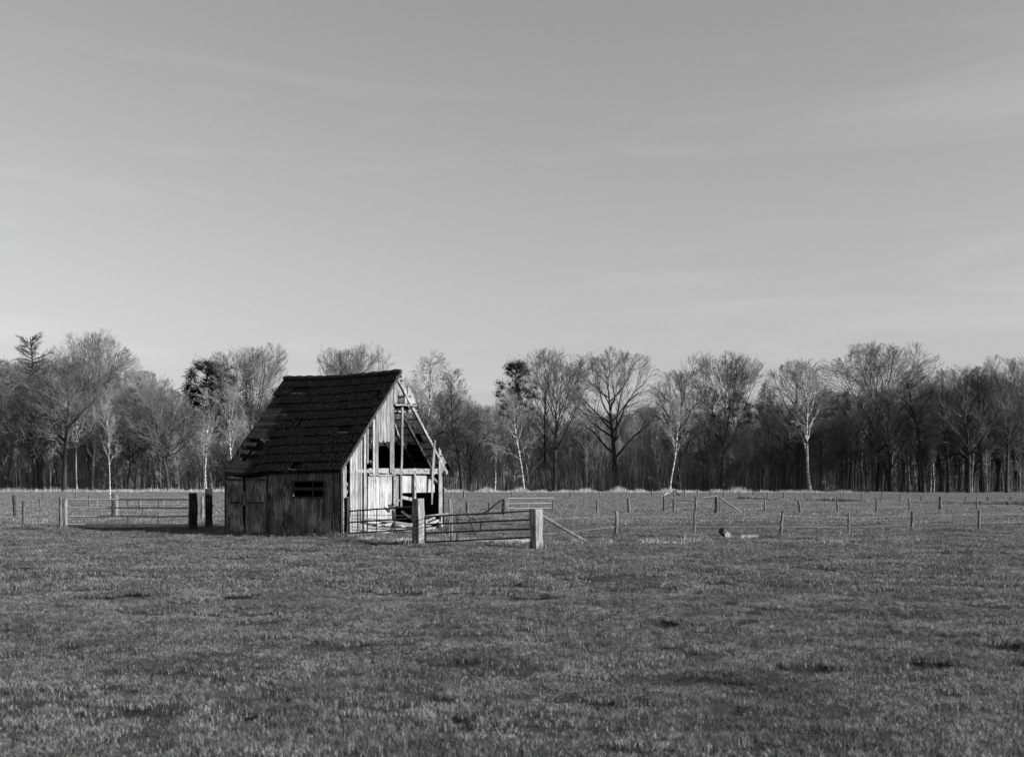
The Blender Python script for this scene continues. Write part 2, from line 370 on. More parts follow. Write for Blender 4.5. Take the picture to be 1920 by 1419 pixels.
P, sc = field(17, 44, .39); scatter('grass', P, sc, pB, 'short rough meadow grass around the barn')
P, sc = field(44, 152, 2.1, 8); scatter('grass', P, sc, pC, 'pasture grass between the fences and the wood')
def strip(name, n, fx, hr, wd, mat, label, seed, cat='grass'):
    """standing stems; fx(r)-> x,y"""
    r = random.Random(seed); V = []; Fc = []; R = []
    for i in range(n):
        x, y, k = fx(r); h = r.uniform(*hr) * k; a = r.uniform(0, 6.283); ww = wd * r.uniform(.5, 1.3) / 2; b = r.uniform(0, 6.283); l = r.uniform(0, .45) * h
        sx, sy = math.cos(a) * ww, math.sin(a) * ww; lx, ly = math.cos(b) * l, math.sin(b) * l; o = len(V)
        V += [(x - sx, y - sy, -.02), (x + sx, y + sy, -.02), (x + lx * .3 + sx * .7, y + ly * .3 + sy * .7, h * .6), (x + lx * .3 - sx * .7, y + ly * .3 - sy * .7, h * .6), (x + lx, y + ly, h)]
        Fc += [o, o + 1, o + 2, o + 3, o + 3, o + 2, o + 4]; R += [r.random()] * 2
    R2 = R; me = np_mesh(name, V, Fc, np.tile([4, 3], n), R2); me.materials.append(mat); return tag(new_obj(name, me), label, cat, kind='stuff')
def edge_y(x): return 149 - (x + 66) * .085       # front line of the wood
def fx_dry(r):
    x = r.uniform(-78, 52); k = .25 + 1.5 * max(0, fbm(x, 0, .5, 2) + .3) + .4 * max(0, fbm(x, 4, 2.3, 6))
    if x > 34: k *= max(.1, 1 - (x - 34) / 15)
    return x, edge_y(x) + r.gauss(0, 2.6) - 3.5, max(.12, k)
strip('dry_grass', 34000, fx_dry, (.15, .62), .035, M['drygrass'], 'pale dry grass tussocks along the foot of the wood', 5)

def fx_verge(r):
    t = r.random(); x = .6 + 11.0 * t ** 1.3; return x + r.gauss(0, .1), 30.2 + .12 * t * 10 + r.gauss(0, .7), .25 + 1.6 * max(0, fbm(x, 3, 2.6, 8) + .1)
strip('verge_grass', 3800, fx_verge, (.03, .13), .010, M['drygrass'], 'paler rough tufts along the foot of the near wire fence', 6)
def fx_g(r):
    x = r.uniform(-4.2, .5); return x, 30.6 + .25 * x * -1 + r.gauss(0, .35), .5 + .6 * r.random()
strip('verge_grass', 4000, fx_g, (.04, .13), .012, M['drygrass'], 'dry tufts under the two near iron gates', 8)
def fx_ditch_shade(r):
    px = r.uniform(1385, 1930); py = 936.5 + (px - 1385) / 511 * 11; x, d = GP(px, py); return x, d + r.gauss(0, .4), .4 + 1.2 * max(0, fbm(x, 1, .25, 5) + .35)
strip('ditch_shade_stems', 30000, fx_ditch_shade, (.1, .34), .03, M['scrub'], 'dark ragged stems added as the shadow line of a ditch under the far right fence', 9)  # dark stems added in place of the ditch's shadow line
FEET = [GP(*q) + (.14,) for q in ((785, 1022), (1006, 1029), (650, 1009), (634, 1009), (362, 994), (391, 989), (845, 1006), (1155, 1009), (1302, 1007), (1463, 1007), (1591, 1003), (1710, 998), (1836, 997), (45, 993), (114, 994), (122, 994), (1105, 1021))]
def fx_feet(r):
    t = r.random()
    if t < .42:
        a = r.choice(FEET); return a[0] + r.gauss(0, .2), a[1] - abs(r.gauss(0, .12)) + .02, r.uniform(.6, 1.5)
    if t < .72:   # along the dark side wall
        v = r.uniform(-.2, 4.6); u = -.06 - abs(r.gauss(0, .1))
    else:
        u = r.uniform(0, 5.3); v = -.06 - abs(r.gauss(0, .12))
    return -4.85 + .5 * u - .866 * v, 32.6 + .866 * u + .5 * v, .5 + 1.2 * max(0, fbm(u + v * 3, 1, 1.7, 3) + .35)
strip('foot_grass', 7000, fx_feet, (.06, .20), .010, M['pasture'], 'long uncut grass at the foot of the barn walls and posts', 31)
# ------------------------------------------------------------------ barn
WG, LG = 5.30, 4.42
barn = empty('ruined_barn', (-4.85, 32.6, 0), math.radians(60))
tag(barn, 'small derelict wooden barn with dark tiled roof and broken open gable', 'barn')
def gp(px, py, v=0.0):
    t = (px - CX) / F; u = (t * (32.6 + .5 * v) + 4.85 + .866 * v) / (.5 - .866 * t); Y = 32.6 + .866 * u + .5 * v
    return Vector((u, v, EYE + (HY - py) / F * Y))
def lp(px, py, u=0.0):
    t = (px - CX) / F; v = (-4.85 + .5 * u - t * (32.6 + .866 * u)) / (.866 + .5 * t); Y = 32.6 + .866 * u + .5 * v
    return Vector((u, v, EYE + (HY - py) / F * Y))
def sag(s, v):
    return .075 * math.sin(math.pi * min(1, max(0, v / 4.4))) * (.35 + .5 * s) + .10 * math.exp(-((v - 3.5) / .55) ** 2) * (1 - s) ** 2 + .012 * noise.noise(Vector((s * 5, v * 1.7, 2)))
def RL(s, v, n=0.0):   # point on the left slope; n = height above it
    return Vector((-.2 + s * 2.85 - .77 * n, v, 1.95 + s * 2.96 - sag(s, v) + .64 * n))
def RR(s, v, n=0.0):
    return Vector((5.5 - s * 2.85 + .77 * n, v, 1.95 + s * 2.96 + .64 * n - .06 * math.sin(math.pi * v / 4.4)))
def rl_inv(px, py):
    best = None; s, v = .5, 2.0
    for it in range(40):   # Newton by finite differences
        def pr(s, v):
            p = RL(s, v); X = -4.85 + .5 * p.x - .866 * p.y; Y = 32.6 + .866 * p.x + .5 * p.y
            return CX + F * X / Y, HY - F * (p.z - EYE) / Y
        a = pr(s, v); b = pr(s + 1e-3, v); c = pr(s, v + 1e-3)
        J = np.array([[(b[0] - a[0]) / 1e-3, (c[0] - a[0]) / 1e-3], [(b[1] - a[1]) / 1e-3, (c[1] - a[1]) / 1e-3]])
        d = np.linalg.solve(J, np.array([px - a[0], py - a[1]])); s += float(d[0]); v += float(d[1])
        if abs(d[0]) + abs(d[1]) < 1e-5: break
    return s, v
def c1(cx, cy): return 400 + cx / 3.835, 670 + cy / 3.835
def c2(cx, cy): return 620 + cx / 7.096, 680 + cy / 7.096
def c3(cx, cy): return 620 + cx / 7.385, 860 + cy / 7.385

def roof():
    rows = 11; pitch = .105; sub = 4; v0, v1 = -.16, 4.42
    nc = int((v1 - v0) / pitch * sub)
    holes = []
    for (xa, ya, xb, yb) in ((548, 240, 690, 285), (918, 468, 1035, 505), (598, 488, 630, 510), (1178, 222, 1255, 262), (1240, 172, 1290, 205), (548, 770, 640, 800)):
        sa, va = rl_inv(*c1(xa, yb)); sb, vb = rl_inv(*c1(xb, ya))
        holes.append((int(((sa + sb) / 2) * rows), min(va, vb), max(va, vb)))
    rr = random.Random(4)
    for hi, h in enumerate(holes[:2] + holes[5:]):
        mb = MB(500 + hi); mb.bar(RL(h[0] / rows + .008, h[1], .02), RL(h[0] / rows + .012, h[2], .025), .035, .03, n=6, j=.01); mb.build('batten', M['beam'], barn, 'pale batten showing at the foot of a hole in the tiles')
    # left limit of the surviving tiles row by row
    bound = []
    for k in range(rows):
        s = (k + .5) / rows
        b = 3.35 + .10 * s if k < 8 else 4.5
        if k == 8: b = 4.0
        bound.append(b + rr.uniform(-.03, .03))
    mb = MB(8)
    for k in range(rows):
        s0, s1 = k / rows - .012, (k + 1) / rows + .006
        tone = rr.random()
        for i in range(nc):
            va = v0 + (v1 - v0) * i / nc; vb = v0 + (v1 - v0) * (i + 1) / nc
            vm = (va + vb) / 2
            if vm > bound[k]: continue
            if any(h[0] == k and h[1] < vm < h[2] for h in holes): continue
            tidx = int((vm - v0) / (pitch * 2)); rt = random.Random(k * 100 + tidx); lift = rt.uniform(0, .012); r = rt.random()
            def n_(v, up): return up + .015 * abs(math.cos(math.pi * (v - v0) / pitch)) + lift
            low, hi_ = .032, .010
            q = [RL(s0, va, n_(va, low)), RL(s0, vb, n_(vb, low)), RL(s1, vb, n_(vb, hi_)), RL(s1, va, n_(va, hi_))]
            mb.faces(q, [(0, 1, 2, 3)], r)
            mb.faces([RL(s0, va, .01), RL(s0, vb, .01), q[1], q[0]], [(0, 1, 2, 3)], r)
    roof_o = mb.build('roof', M['tile'], barn, 'dark pantiled roof slope with missing tiles')
    roof_o.modifiers.new('thickness', 'SOLIDIFY').thickness = .008
    # ridge
    mb = MB(9); pts = []
    for i in range(23):
        v = -.18 + i / 22 * 4.62; p = RL(1.0, v); pts.append((2.65, v, p.z + .03 + .008 * (i % 2)))
    mb.tube(pts, [.075 + .01 * (i % 2) for i in range(23)], 8, .06)
    mb.build('ridge_cap', M['moss'], roof_o)
    # sarking boards under the lost tiles on the far left, ragged
    mb = MB(10); r2 = random.Random(12)
    for k in range(26):
        s = k / 26
        vb = 4.42 - .10 * (1 - s) + r2.uniform(-.06, .05)
        segs = [(3.2, vb)]
        if 3 <= k <= 8: 
            a = 3.55 + r2.uniform(-.05, .3); segs = [(3.2, a), (a + r2.uniform(.12, .3), vb)]
        for a, b in segs:
            if b - a < .05: continue
            z = -.02 - .03 * r2.random()
            if 3 <= k <= 9 and k % 2 == 0: continue
            mb.hexa([RL(s, a, z - .02), RL(s, b, z - .02), RL(s + .034, b, z - .02), RL(s + .034, a, z - .02), RL(s, a, z), RL(s, b, z), RL(s + .034, b, z + .01), RL(s + .034, a, z + .01)])
    mb.build('sarking_boards', M['sark'], barn, 'bare rotten boards where the tiles are gone')
    mb = MB(15); rr2 = random.Random(5)
    for k in range(24):
        s = k / 24
        if rr2.random() < .06: continue
        mb.hexa([RL(s, .05, -.05), RL(s, 3.3, -.05), RL(s + .037, 3.3, -.05), RL(s + .037, .05, -.05), RL(s, .05, -.03), RL(s, 3.3, -.03), RL(s + .037, 3.3, -.03), RL(s + .037, .05, -.03)])
    mb.build('added_dark_boarding', M['interior'], barn)  # boards added behind the tiles so the roof holes look black
    # battens seen as pale lines on the left part
    for s in (.50, .595):
        mb = MB(int(s * 100)); mb.bar(RL(s, 3.35, .03), RL(s - .012, 4.28, .02), .03, .025, n=4, j=.008); mb.build('batten', M['beam'], barn)
    # left rafters (under the tiles)
    for v in (.02, 1.1, 2.2, 3.3, 4.36):
        mb = MB(int(v * 10)); mb.bar(RL(.02, v, -.09), RL(.99, v, -.09), .08, .1, side=(0, 1, 0), n=6, j=.006)
        mb.build('rafter', M['interior'] if v > .5 else M['beam'], barn)
    mb = MB(77); mb.bar(RL(.0, -.15, -.02), RL(.99, -.15, -.02), .03, .08, side=(0, 1, 0), n=10, j=.01); mb.build('barge_board', M['darkwood'], barn)
    # right slope: open, rafters and battens only
    for v in (.02, .52, 1.1, 1.75, 2.5, 3.2, 3.8, 4.36):
        mb = MB(int(v * 10) + 1); mb.bar(RR(.0, v, -.06), RR(.99, v, -.06), .07, .09, side=(0, 1, 0), n=6, j=.008)
        mb.build('rafter', M['beam'] if v < .5 else M['darkwood'], barn)
    for i in range(13):
        s = .08 + i * .0765; r_ = random.Random(i + 50); a = -.08 if i % 5 else .4; b = 4.4 - (r_.random() * 2.4 if i in (5, 8, 11) else 0)
        mb = MB(i); mb.bar(RR(s, a, .01), RR(s + r_.uniform(-.01, .01), b, .01), .028, .04, n=5, j=.012); mb.build('batten', M['darkwood'], barn)
    # remnants of tiles on the right slope
    for ri, (sa, sb, va, vb) in enumerate(((.01, .29, .56, 4.4), (.30, .40, .34, .54), (.0, .07, -.12, .35), (.61, .70, .25, 4.4), (.95, 1.0, -.1, 4.4))):
        mb = MB(31 + ri); n = max(2, int((vb - va) / .1))
        for i in range(n):
            a = va + (vb - va) * i / n; b = va + (vb - va) * (i + 1) / n
            sb_ = sb; sb = sb + (noise.noise(Vector((a * 4, sa, 3))) * .05 if vb > 4 and sb < .9 else 0)
            mb.hexa([RR(sa, a, .03), RR(sa, b, .045), RR(sb, b, .03), RR(sb, a, .02), RR(sa, a, .05), RR(sa, b, .065), RR(sb, b, .05), RR(sb, a, .04)]); sb = sb_
        mb.build('tile_remnant', M['tile'], barn, 'last dark tiles left on the open roof slope')
roof()

def gboards(polys, v=0.0, th=.022, seed=1):
    mb = MB(seed)
    for i, poly in enumerate(polys):
        dv = (i % 3) * .006
        mb.plate([gp(*p, v - dv) for p in poly], (0, th, 0))
    return mb
def rag(x0, x1, ty0, ty1, by0, by1, rn, n=3, j=2.0):
    """board in px: left x, right x, top-left y, top-right y, bottom..., ragged bottom"""
    P = [(x0, ty0), (x1, ty1), (x1, by1)]
    for i in range(1, n): P.append((x1 + (x0 - x1) * i / n, by1 + (by0 - by1) * i / n + rn.uniform(-j, j)))
    P.append((x0, by0)); return P
def roofline(px):   # y of the left verge at px on the gable (inside of barge board)
    # verge runs (637,882) -> (750,699)
    return 884 - (px - 637) * (884 - 703) / (749 - 637)
def gable():
    rn = random.Random(3)
    A = []
    def col(x0, x1, top=None, bot=900, ragn=3, j=2.0):
        t0 = roofline(x0) if top is None else top; t1 = roofline(x1) if top is None else top
        A.append(rag(x0, x1 - rn.uniform(.25, .9), t0 + 1, t1 + 1, bot + rn.uniform(-.5, .5), bot + rn.uniform(-.5, .5), rn, ragn, j))
    # near corner
    col(638.8, 642.6, bot=935); col(643, 646.6, bot=934)
    col(647.5, 650.5, bot=932, top=872)
    # wide group down to the ground
    col(656.5, 661, bot=1007); col(661.2, 666, bot=1006); col(666.2, 671, bot=1006); col(671.2, 676, bot=1006); col(676.1, 680, bot=1004)
    col(682.5, 687.6, bot=1003)
    col(689, 691.5, bot=868); 
    # upper boards
    col(699.5, 704.6, bot=891, top=785); col(705, 710, bot=890)
    col(710.2, 714.5, bot=829, j=4); col(714.6, 720, bot=828, j=4); col(720.2, 725.5, bot=827, j=4); col(725.7, 731, bot=828, j=3)
    col(731.5, 738.4, bot=886, j=3)
    col(738.8, 744.5, bot=756)
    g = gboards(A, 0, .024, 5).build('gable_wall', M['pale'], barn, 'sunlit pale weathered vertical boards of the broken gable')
    B = []
    # right side boards of gable apex, jagged flap
    for P in ([c2(1032, 310), c2(1060, 350), c2(1058, 545), c2(1032, 545)], [c2(1062, 352), c2(1128, 490), c2(1128, 548), c2(1062, 546)]):
        B.append(P)
    B.append([c2(890, 200), c2(925, 165), c2(1015, 380), c2(1020, 545), c2(990, 545), c2(985, 440), c2(950, 340), c2(905, 280)])
    B.append([c2(846, 300), c2(888, 235), c2(888, 545), c2(846, 545)])
    gboards(B, .02, .022, 6).build('apex_board', M['pale'], barn, 'broken pale boards left below the ridge')
    # right corner boards
    C_ = [[c1(1622, 645), c1(1640, 672), c1(1648, 1128), c1(1622, 1128)], [c1(1641, 690), c1(1662, 735), c1(1660, 832), c1(1643, 830)], [c1(1664, 738), c1(1680, 772), c1(1676, 828), c1(1664, 830)]]
    gboards(C_, 0, .024, 7).build('corner_board', M['pale'], barn)
    # single hanging boards and poles
    mb = MB(20); mb.bar(gp(*c1(1358, 345), .05), gp(*c1(1348, 1078), .05), .095, .03, side=(1, 0, 0), n=9, j=.014); mb.build('hanging_board', M['pale'], barn, 'long thin board hanging free in the open gable')
    mb = MB(21); mb.plate([gp(*c1(1588, 588), -.03), gp(*c1(1600, 600), -.03), gp(*c1(1590, 800), -.03), gp(*c1(1576, 1056), -.03), gp(*c1(1568, 1056), -.03), gp(*c1(1572, 800), -.03)], (0, .02, 0)); mb.build('hanging_board', M['pale'], barn, 'splintered narrow board tapering to a point')
    mb = MB(22); mb.bar(gp(*c1(1292, 250), .03), gp(*c1(1290, 830), .03), .09, .04, side=(1, 0, 0), n=6, j=.006); mb.build('stud', M['beam'], barn)
    # studs behind boards
    for x in (640.5, 684, 700, 737.5, 776.5, 826):
        mb = MB(int(x)); top = 880 if x < 700 or x > 760 else 885
        p0 = gp(x, 1003, .09); p0.z = 0; mb.bar(p0, gp(x, top, .09), .09, .09, side=(1, 0, 0), n=5, j=.005); mb.build('stud', M['beam'], barn)
    # beams
    def beam(a, b, v, w, t, seed, m='beam', name='beam', lab=None):
        mb = MB(seed); mb.bar(gp(*a, v), gp(*b, v), t, w, side=(0, 1, 0), n=8, j=.008); mb.build(name, M[m], barn, lab)
    beam(c1(985, 818), c1(1240, 815), .05, .10, .10, 61, lab=None)
    beam(c1(1108, 818), c1(1615, 818), .10, .17, .12, 62, name='tie_beam')
    beam(c1(1240, 600), c1(1130, 605), .06, .07, .06, 63, 'pale')
    beam(c1(1298, 341), c1(1455, 346), -.02, .05, .10, 64, 'pale', 'collar_beam')
    beam(c1(1298, 380), c1(1462, 392), .25, .11, .07, 65, 'pale', 'collar_beam')
    beam(c1(1120, 845), c1(1285, 848), .02, .04, .05, 66, 'pale')
    # diagonal braces
    for a, b, v in ((c1(945, 985), c1(985, 905), .12), (c1(948, 900), c1(978, 950), .12), (c1(1120, 745), c1(1180, 800), .1), (c1(1560, 850), c1(1665, 955), .1), (c1(1325, 560), c1(1300, 480), .4)):
        mb = MB(int(a[0])); mb.bar(gp(*a, v), gp(*b, v), .09, .06, side=(0, 1, 0)); mb.build('brace', M['beam'], barn)
    # door panel in the gable, pale
    D = []; x = 690.0
    while x < 734:
        D.append(rag(x, min(x + 5.3, 735) - .25, 893, 893, 1002, 1002, rn, 2, .5)); x += 5.3
    d = gboards(D, .045, .03, 9).build('gable_door', M['paint'], barn, 'pale boarded door in the gable')
    mb = MB(91); mb.plate([gp(741, 892, .05), gp(748, 892, .05), gp(747, 950, .05), gp(744, 947, .05), gp(741, 950, .05)], (0, .03, 0)); mb.build('loose_board', M['pale'], barn)
    # white infill panels above the dark opening
    P_ = [[(753, 891), (774.5, 891), (774.5, 923.5), (753, 924)], [(779, 891), (801, 891), (799.5, 923), (779, 923.4)], [(802.5, 891), (812, 901), (815, 912), (815, 922.8), (800.5, 923)]]
    gboards(P_, .16, .02, 10).build('infill_panel', M['paint'], barn, 'pale board panels between the studs of the gable')
    mb = MB(92); mb.bar(gp(753, 932, .3), gp(776, 937, .1), .05, .1, side=(0, 1, 0)); mb.build('loose_board', M['pale'], barn)
    # low brick plinth remains at the foot of the gable
    mb = MB(93)
    for i in range(17):
        for k in range(4):
            if rn.random() < .25 + .12 * k: continue
            u0 = 2.3 + i * .19 + (k % 2) * .09; z0 = k * .075
            if u0 > 5.2: continue
            mb.box(u0, u0 + .185, .02 + rn.uniform(-.01, .01), .13, z0 - (.05 if k == 0 else 0), z0 + .07)
    mb.build('plinth', M['brick'], barn, 'crumbling low brick plinth')
    # loose debris boards lying in the opening
    for i in range(11):
        mb = MB(200 + i); u = rn.uniform(1.8, 4.9); z = rn.uniform(.08, .55); a = rn.uniform(-.35, .35); l = rn.uniform(.5, 1.1)
        v = rn.uniform(-.25, .35)
        mb.bar((u - l / 2, v, z - a * l / 2), (u + l / 2, v + rn.uniform(-.2, .2), z + a * l / 2), .09, .025, side=(0, 0, 1)); mb.build('loose_board', M['pale' if i % 3 else 'beam'], barn)
    for k_, (a, b, v_) in enumerate((((798, 968), (842, 963), -.35), ((795, 978), (816, 970), -.3), ((752, 958), (773, 973), -.15), ((688, 972), (775, 984), -.22), ((690, 989), (776, 994), -.25), ((728, 947), (742, 953), -.1), ((735, 955), (748, 936), -.12))):
        mb = MB(300 + k_); mb.bar(gp(*a, v_), gp(*b, v_ - .05), .07, .03, side=(0, 0, 1), n=4, j=.006); mb.build('loose_board', M['pale' if k_ % 3 != 2 else 'darkwood'], barn)
    mb = MB(240); mb.tube([gp(*c1(1588, 572), -.02), gp(*c1(1630, 545), -.2), gp(*c1(1665, 525), -.4)], [.03, .028, .02], 5, .1); mb.build('snapped_batten', M['darkwood'], barn)
gable()

def side_walls():
    rn = random.Random(11)
    win = (lp(551, 903), lp(608, 931)); wv0, wv1 = win[1].y, win[0].y; wz0, wz1 = win[1].z, win[0].z
    d0 = lp(504, 900).y; d1 = LG
    mb = MB(40); v = 0.0
    while v < d0 - .02:
        wd = min(rn.choice((.09, .11, .12, .14)), d0 - v); a, b = v, v + wd - .006; v += wd
        x = -.022 - rn.uniform(0, .01); top = 1.93 + rn.uniform(-.02, .0)
        spans = [(-.03 + rn.uniform(0, .05), top)]
        if b > wv0 and a < wv1:
            a2, b2 = a, b
            spans = [(spans[0][0], wz0), (wz1, top)]
        for z0, z1 in spans:
            dx = rn.uniform(-.006, .006)
            mb.hexa([(x + dx, a, z0), (0, a, z0), (0, b, z0), (x + dx, b, z0), (x, a, z1), (0, a, z1), (0, b, z1), (x, b, z1)])
        if rn.random() < .35 and not (b > wv0 - .1 and a < wv1 + .1): mb.box(x - .018, x, b - .02, b + .015, .0, top - rn.uniform(0, .3))
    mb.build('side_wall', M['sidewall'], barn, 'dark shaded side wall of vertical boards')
    # window opening
    fr = MB(41)
    fr.box(-.06, .02, wv0 - .04, wv1 + .04, wz1, wz1 + .045); fr.box(-.05, .02, wv0 - .04, wv1 + .04, wz0 - .05, wz0)
    fr.box(-.05, .02, wv0 - .04, wv0, wz0, wz1); fr.box(-.05, .02, wv1, wv1 + .04, wz0, wz1)
    f = fr.build('window', M['darkwood'], barn, 'unglazed slit window with dark frame')
    g = MB(42); m = wv0 + (wv1 - wv0) * .36; g.box(-.035, .0, m - .015, m + .015, wz0, wz1, .5); g.box(-.03, -.004, wv0, wv1, wz0 + (wz1 - wz0) * .42, wz0 + (wz1 - wz0) * .64, .2)
    g.build('window_bar', M['darkwood'], f)
    # double door with black gap
    def leaf(va, vb, seed, lab, low=0.03):
        mb = MB(seed); r = random.Random(seed); v = va
        while v < vb - .02:
            wd = min(r.uniform(.085, .12), vb - v); z0 = low + r.uniform(0, .04); z1 = 1.80 - .03 * r.random() - (sag(0, v) * .6)
            mb.box(-.05 - r.uniform(0, .008), -.015, v, v + wd - .007, z0, z1); v += wd
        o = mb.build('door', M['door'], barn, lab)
        h = MB(seed + 1)
        h.bar((-.07, va + .03, 1.66), (-.07, vb - .03, 1.68), .02, .07, side=(1, 0, 0)); h.build('ledge', M['darkwood'], o); h = MB(seed + 2); h.bar((-.07, va + .03, .98), (-.07, vb - .1, .98), .02, .05, side=(1, 0, 0))
        h.build('ledge', M['darkwood'], o); return o
    g0 = lp(462, 900).y; g1 = lp(457, 900).y
    leaf(d0 + .05, g0, 43, 'right door leaf with flaking paint')
    leaf(g1, d1 - .05, 45, 'left door leaf with flaking paint and a dark patch', .05)
    mb = MB(47); mb.box(-.07, 0, d0 - .02, d0 + .045, 0, 1.93); mb.box(-.06, 0, d1 - .045, d1 + .01, 0, 1.93); mb.box(-.08, 0, d0 - .02, d1, 1.80, 1.88); mb.build('door_frame', M['darkwood'], barn)
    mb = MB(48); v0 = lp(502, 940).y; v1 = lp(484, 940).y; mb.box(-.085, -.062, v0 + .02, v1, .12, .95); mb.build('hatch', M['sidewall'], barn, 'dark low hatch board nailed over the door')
    mb = MB(49); mb.box(-.03, .02, g0 + .001, g1 - .001, .9, 1.32); mb.build('door_strip', M['pale'], barn)
    # wall plates and sills
    mb = MB(50); mb.bar((-.02, -.05, 1.9), (-.02, 4.4, 1.86), .10, .10, n=8, j=.01); mb.build('wall_plate', M['darkwood'], barn)
    mb = MB(51); mb.bar((5.3, -.1, 1.9), (5.3, 4.4, 1.9), .12, .12, n=8, j=.01); mb.build('wall_plate', M['beam'], barn)
    mb = MB(59); mb.box(.03, .1, .03, 4.4, -.05, .12); mb.build('sill', M['darkwood'], barn)
    # inner lining so the interior is dark
    mb = MB(52); v = 0
    while v < LG - .3:
        mb.box(5.27, 5.295, v, v + .14, .0 + rn.uniform(0, .1), 1.88); v += .15
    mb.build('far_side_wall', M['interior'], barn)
    mb = MB(53); u = .02
    while u < WG - .05:
        h = 1.95 + min(u, WG - u) * 1.15; h = min(h, 2.95 + rn.uniform(-.12, .12)); mb.box(u, u + .138, LG - .03, LG - .005, 0, h); u += .145
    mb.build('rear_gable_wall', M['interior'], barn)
    mb = MB(54); u = 0.1
    while u < WG: mb.box(u, u + .16, .5, LG - .06, 1.86, 1.885); u += .165
    mb.build('loft_floor', M['interior'], barn)
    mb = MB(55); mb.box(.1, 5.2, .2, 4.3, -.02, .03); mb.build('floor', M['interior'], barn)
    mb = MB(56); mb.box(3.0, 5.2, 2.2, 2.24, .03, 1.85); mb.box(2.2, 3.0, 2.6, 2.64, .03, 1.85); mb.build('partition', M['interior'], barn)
    for v in (1.4, 2.9):
        mb = MB(int(v * 100)); mb.bar((.1, v, 1.83), (5.2, v, 1.83), .12, .12); mb.build('tie_beam', M['darkwood'], barn)
    mb = MB(57); mb.box(-.035, .05, -.03, .03, 0, 1.93); mb.build('corner_post', M['darkwood'], barn)
side_walls()

# ------------------------------------------------------------------ posts, gates, fences
def post_mesh(mb, b, top, w, square=False, rot=0.0, jit=.1, t=None):
    """b, top world points"""
    b = Vector(b); top = Vector(top); b0 = b + (b - top).normalized() * .06
    if square: mb.bar(b0, top, w, t or w, side=(math.cos(rot), math.sin(rot), 0), n=6, j=.004)
    else:
        n = 6; mb.tube([b0.lerp(top, i / n) + Vector((mb.rn.uniform(-1, 1), mb.rn.uniform(-1, 1), 0)) * w * .08 for i in range(n + 1)], [w / 2 * (1.08 - .16 * i / n) for i in range(n + 1)], 8, jit)
def px_post(x, yb, yt, wpx, xt=None):
    """pixel post -> (base, top, width m)"""
    b = G(x, yb); d = b.y; t = Vector((((xt if xt is not None else x) - CX) / F * d, d, (yb - yt) / F * d))
    z = hz(b.x, b.y); b.z = z; t.z += z; return b, t, wpx / F * d
def lone_post(name, args, lab, square=False, rot=0, mat='post', group=None, cat='post', extra=None):
    b, t, wd = px_post(*args); mb = MB(int(args[0])); e = empty(name, b); e.rotation_euler = (0, 0, 0)
    post_mesh(mb, Vector((0, 0, 0)), t - b, wd, square, rot)
    mb2 = mb; bpy.data.objects.remove(e)
    o = mb2.build(name, M[mat]); o.location = b; tag(o, lab, cat, group); return o
R60 = math.radians(60)
GPA = lone_post('gate_post', (785.5, 1022, 936, 17, 783.5), 'stout square gatepost leaning left between the two near iron gates', True, R60 - .2, group='square gateposts')
lone_post('gate_post', (1006, 1029, 953.5, 17, 1005), 'stout square gatepost with bright right face at the end of the near gate', True, R60 - .35, group='square gateposts')
lone_post('gate_post', (650, 1008, 932, 9.5), 'dark gatepost standing close in front of the lit barn gable', True, R60, 'sark', group='square gateposts')
lone_post('leaning_post', (633, 1008, 956, 8.5, 638), 'pale wire wrapped post leaning on the near corner of the barn', False, 0, 'post')
lone_post('gate_post', (362, 994, 924, 16), 'thick round dark gatepost at the right end of the long left gate', False, 0, 'sark')
lone_post('gate_post', (391.5, 989, 917, 13), 'tall dark square gatepost standing left of the barn', True, .3, 'sark')
lone_post('bolted_post', (845.5, 1006, 935, 7.5), 'pale flat post with bolt holes right behind the barn corner', True, .2, 'pale')
# wire wound on the gatepost at 785 and barn corner post
def wound(root, w, rot, lean, z0, z1, n):
    mb = MB(5); c, q = math.cos(rot), math.sin(rot); k = w / 2 + .006
    for i in range(n):
        z = z0 + (z1 - z0) * i / max(1, n - 1); P = []
        for a, b, dz in ((-k, -k, .0), (k, -k, .05), (k, k, .11), (-k, k, .16), (-k, -k, .21)):
            P.append((a * c - b * q + lean * (z + dz), a * q + b * c, z + dz))
        mb.tube(P, .008, 4, cap=False)
    mb.build('wire_binding', M['iron'], root)
wound(GPA, 17 / F * 29.2, R60 - .2, -.02, .08, .62, 6)
def brace(name, a, b, wpx, lab, d=None, mat='post', cat='brace'):
    A = at(*a); B_ = at(*b); B_.z = max(B_.z, 0.0); mb = MB(int(a[0])); wd = wpx / F * A.y
    c = (A + B_) / 2; c.z = 0
    mb.tube([A - c, A.lerp(B_, .5) - c, B_ - c], [wd * .45, wd * .5, wd * .5], 7, .08); o = mb.build(name, M[mat]); o.location = c; tag(o, lab, cat); return o
brace('diagonal_brace', (1015, 966, 27.9), (1107, 1020, 29.7), 6, 'round diagonal pole propping the end gatepost down to the right', mat='stake')
brace('diagonal_brace', (398, 946, 39.9), (428, 973, 46), 3, 'thin dark pole running down from the tall post behind the barn')

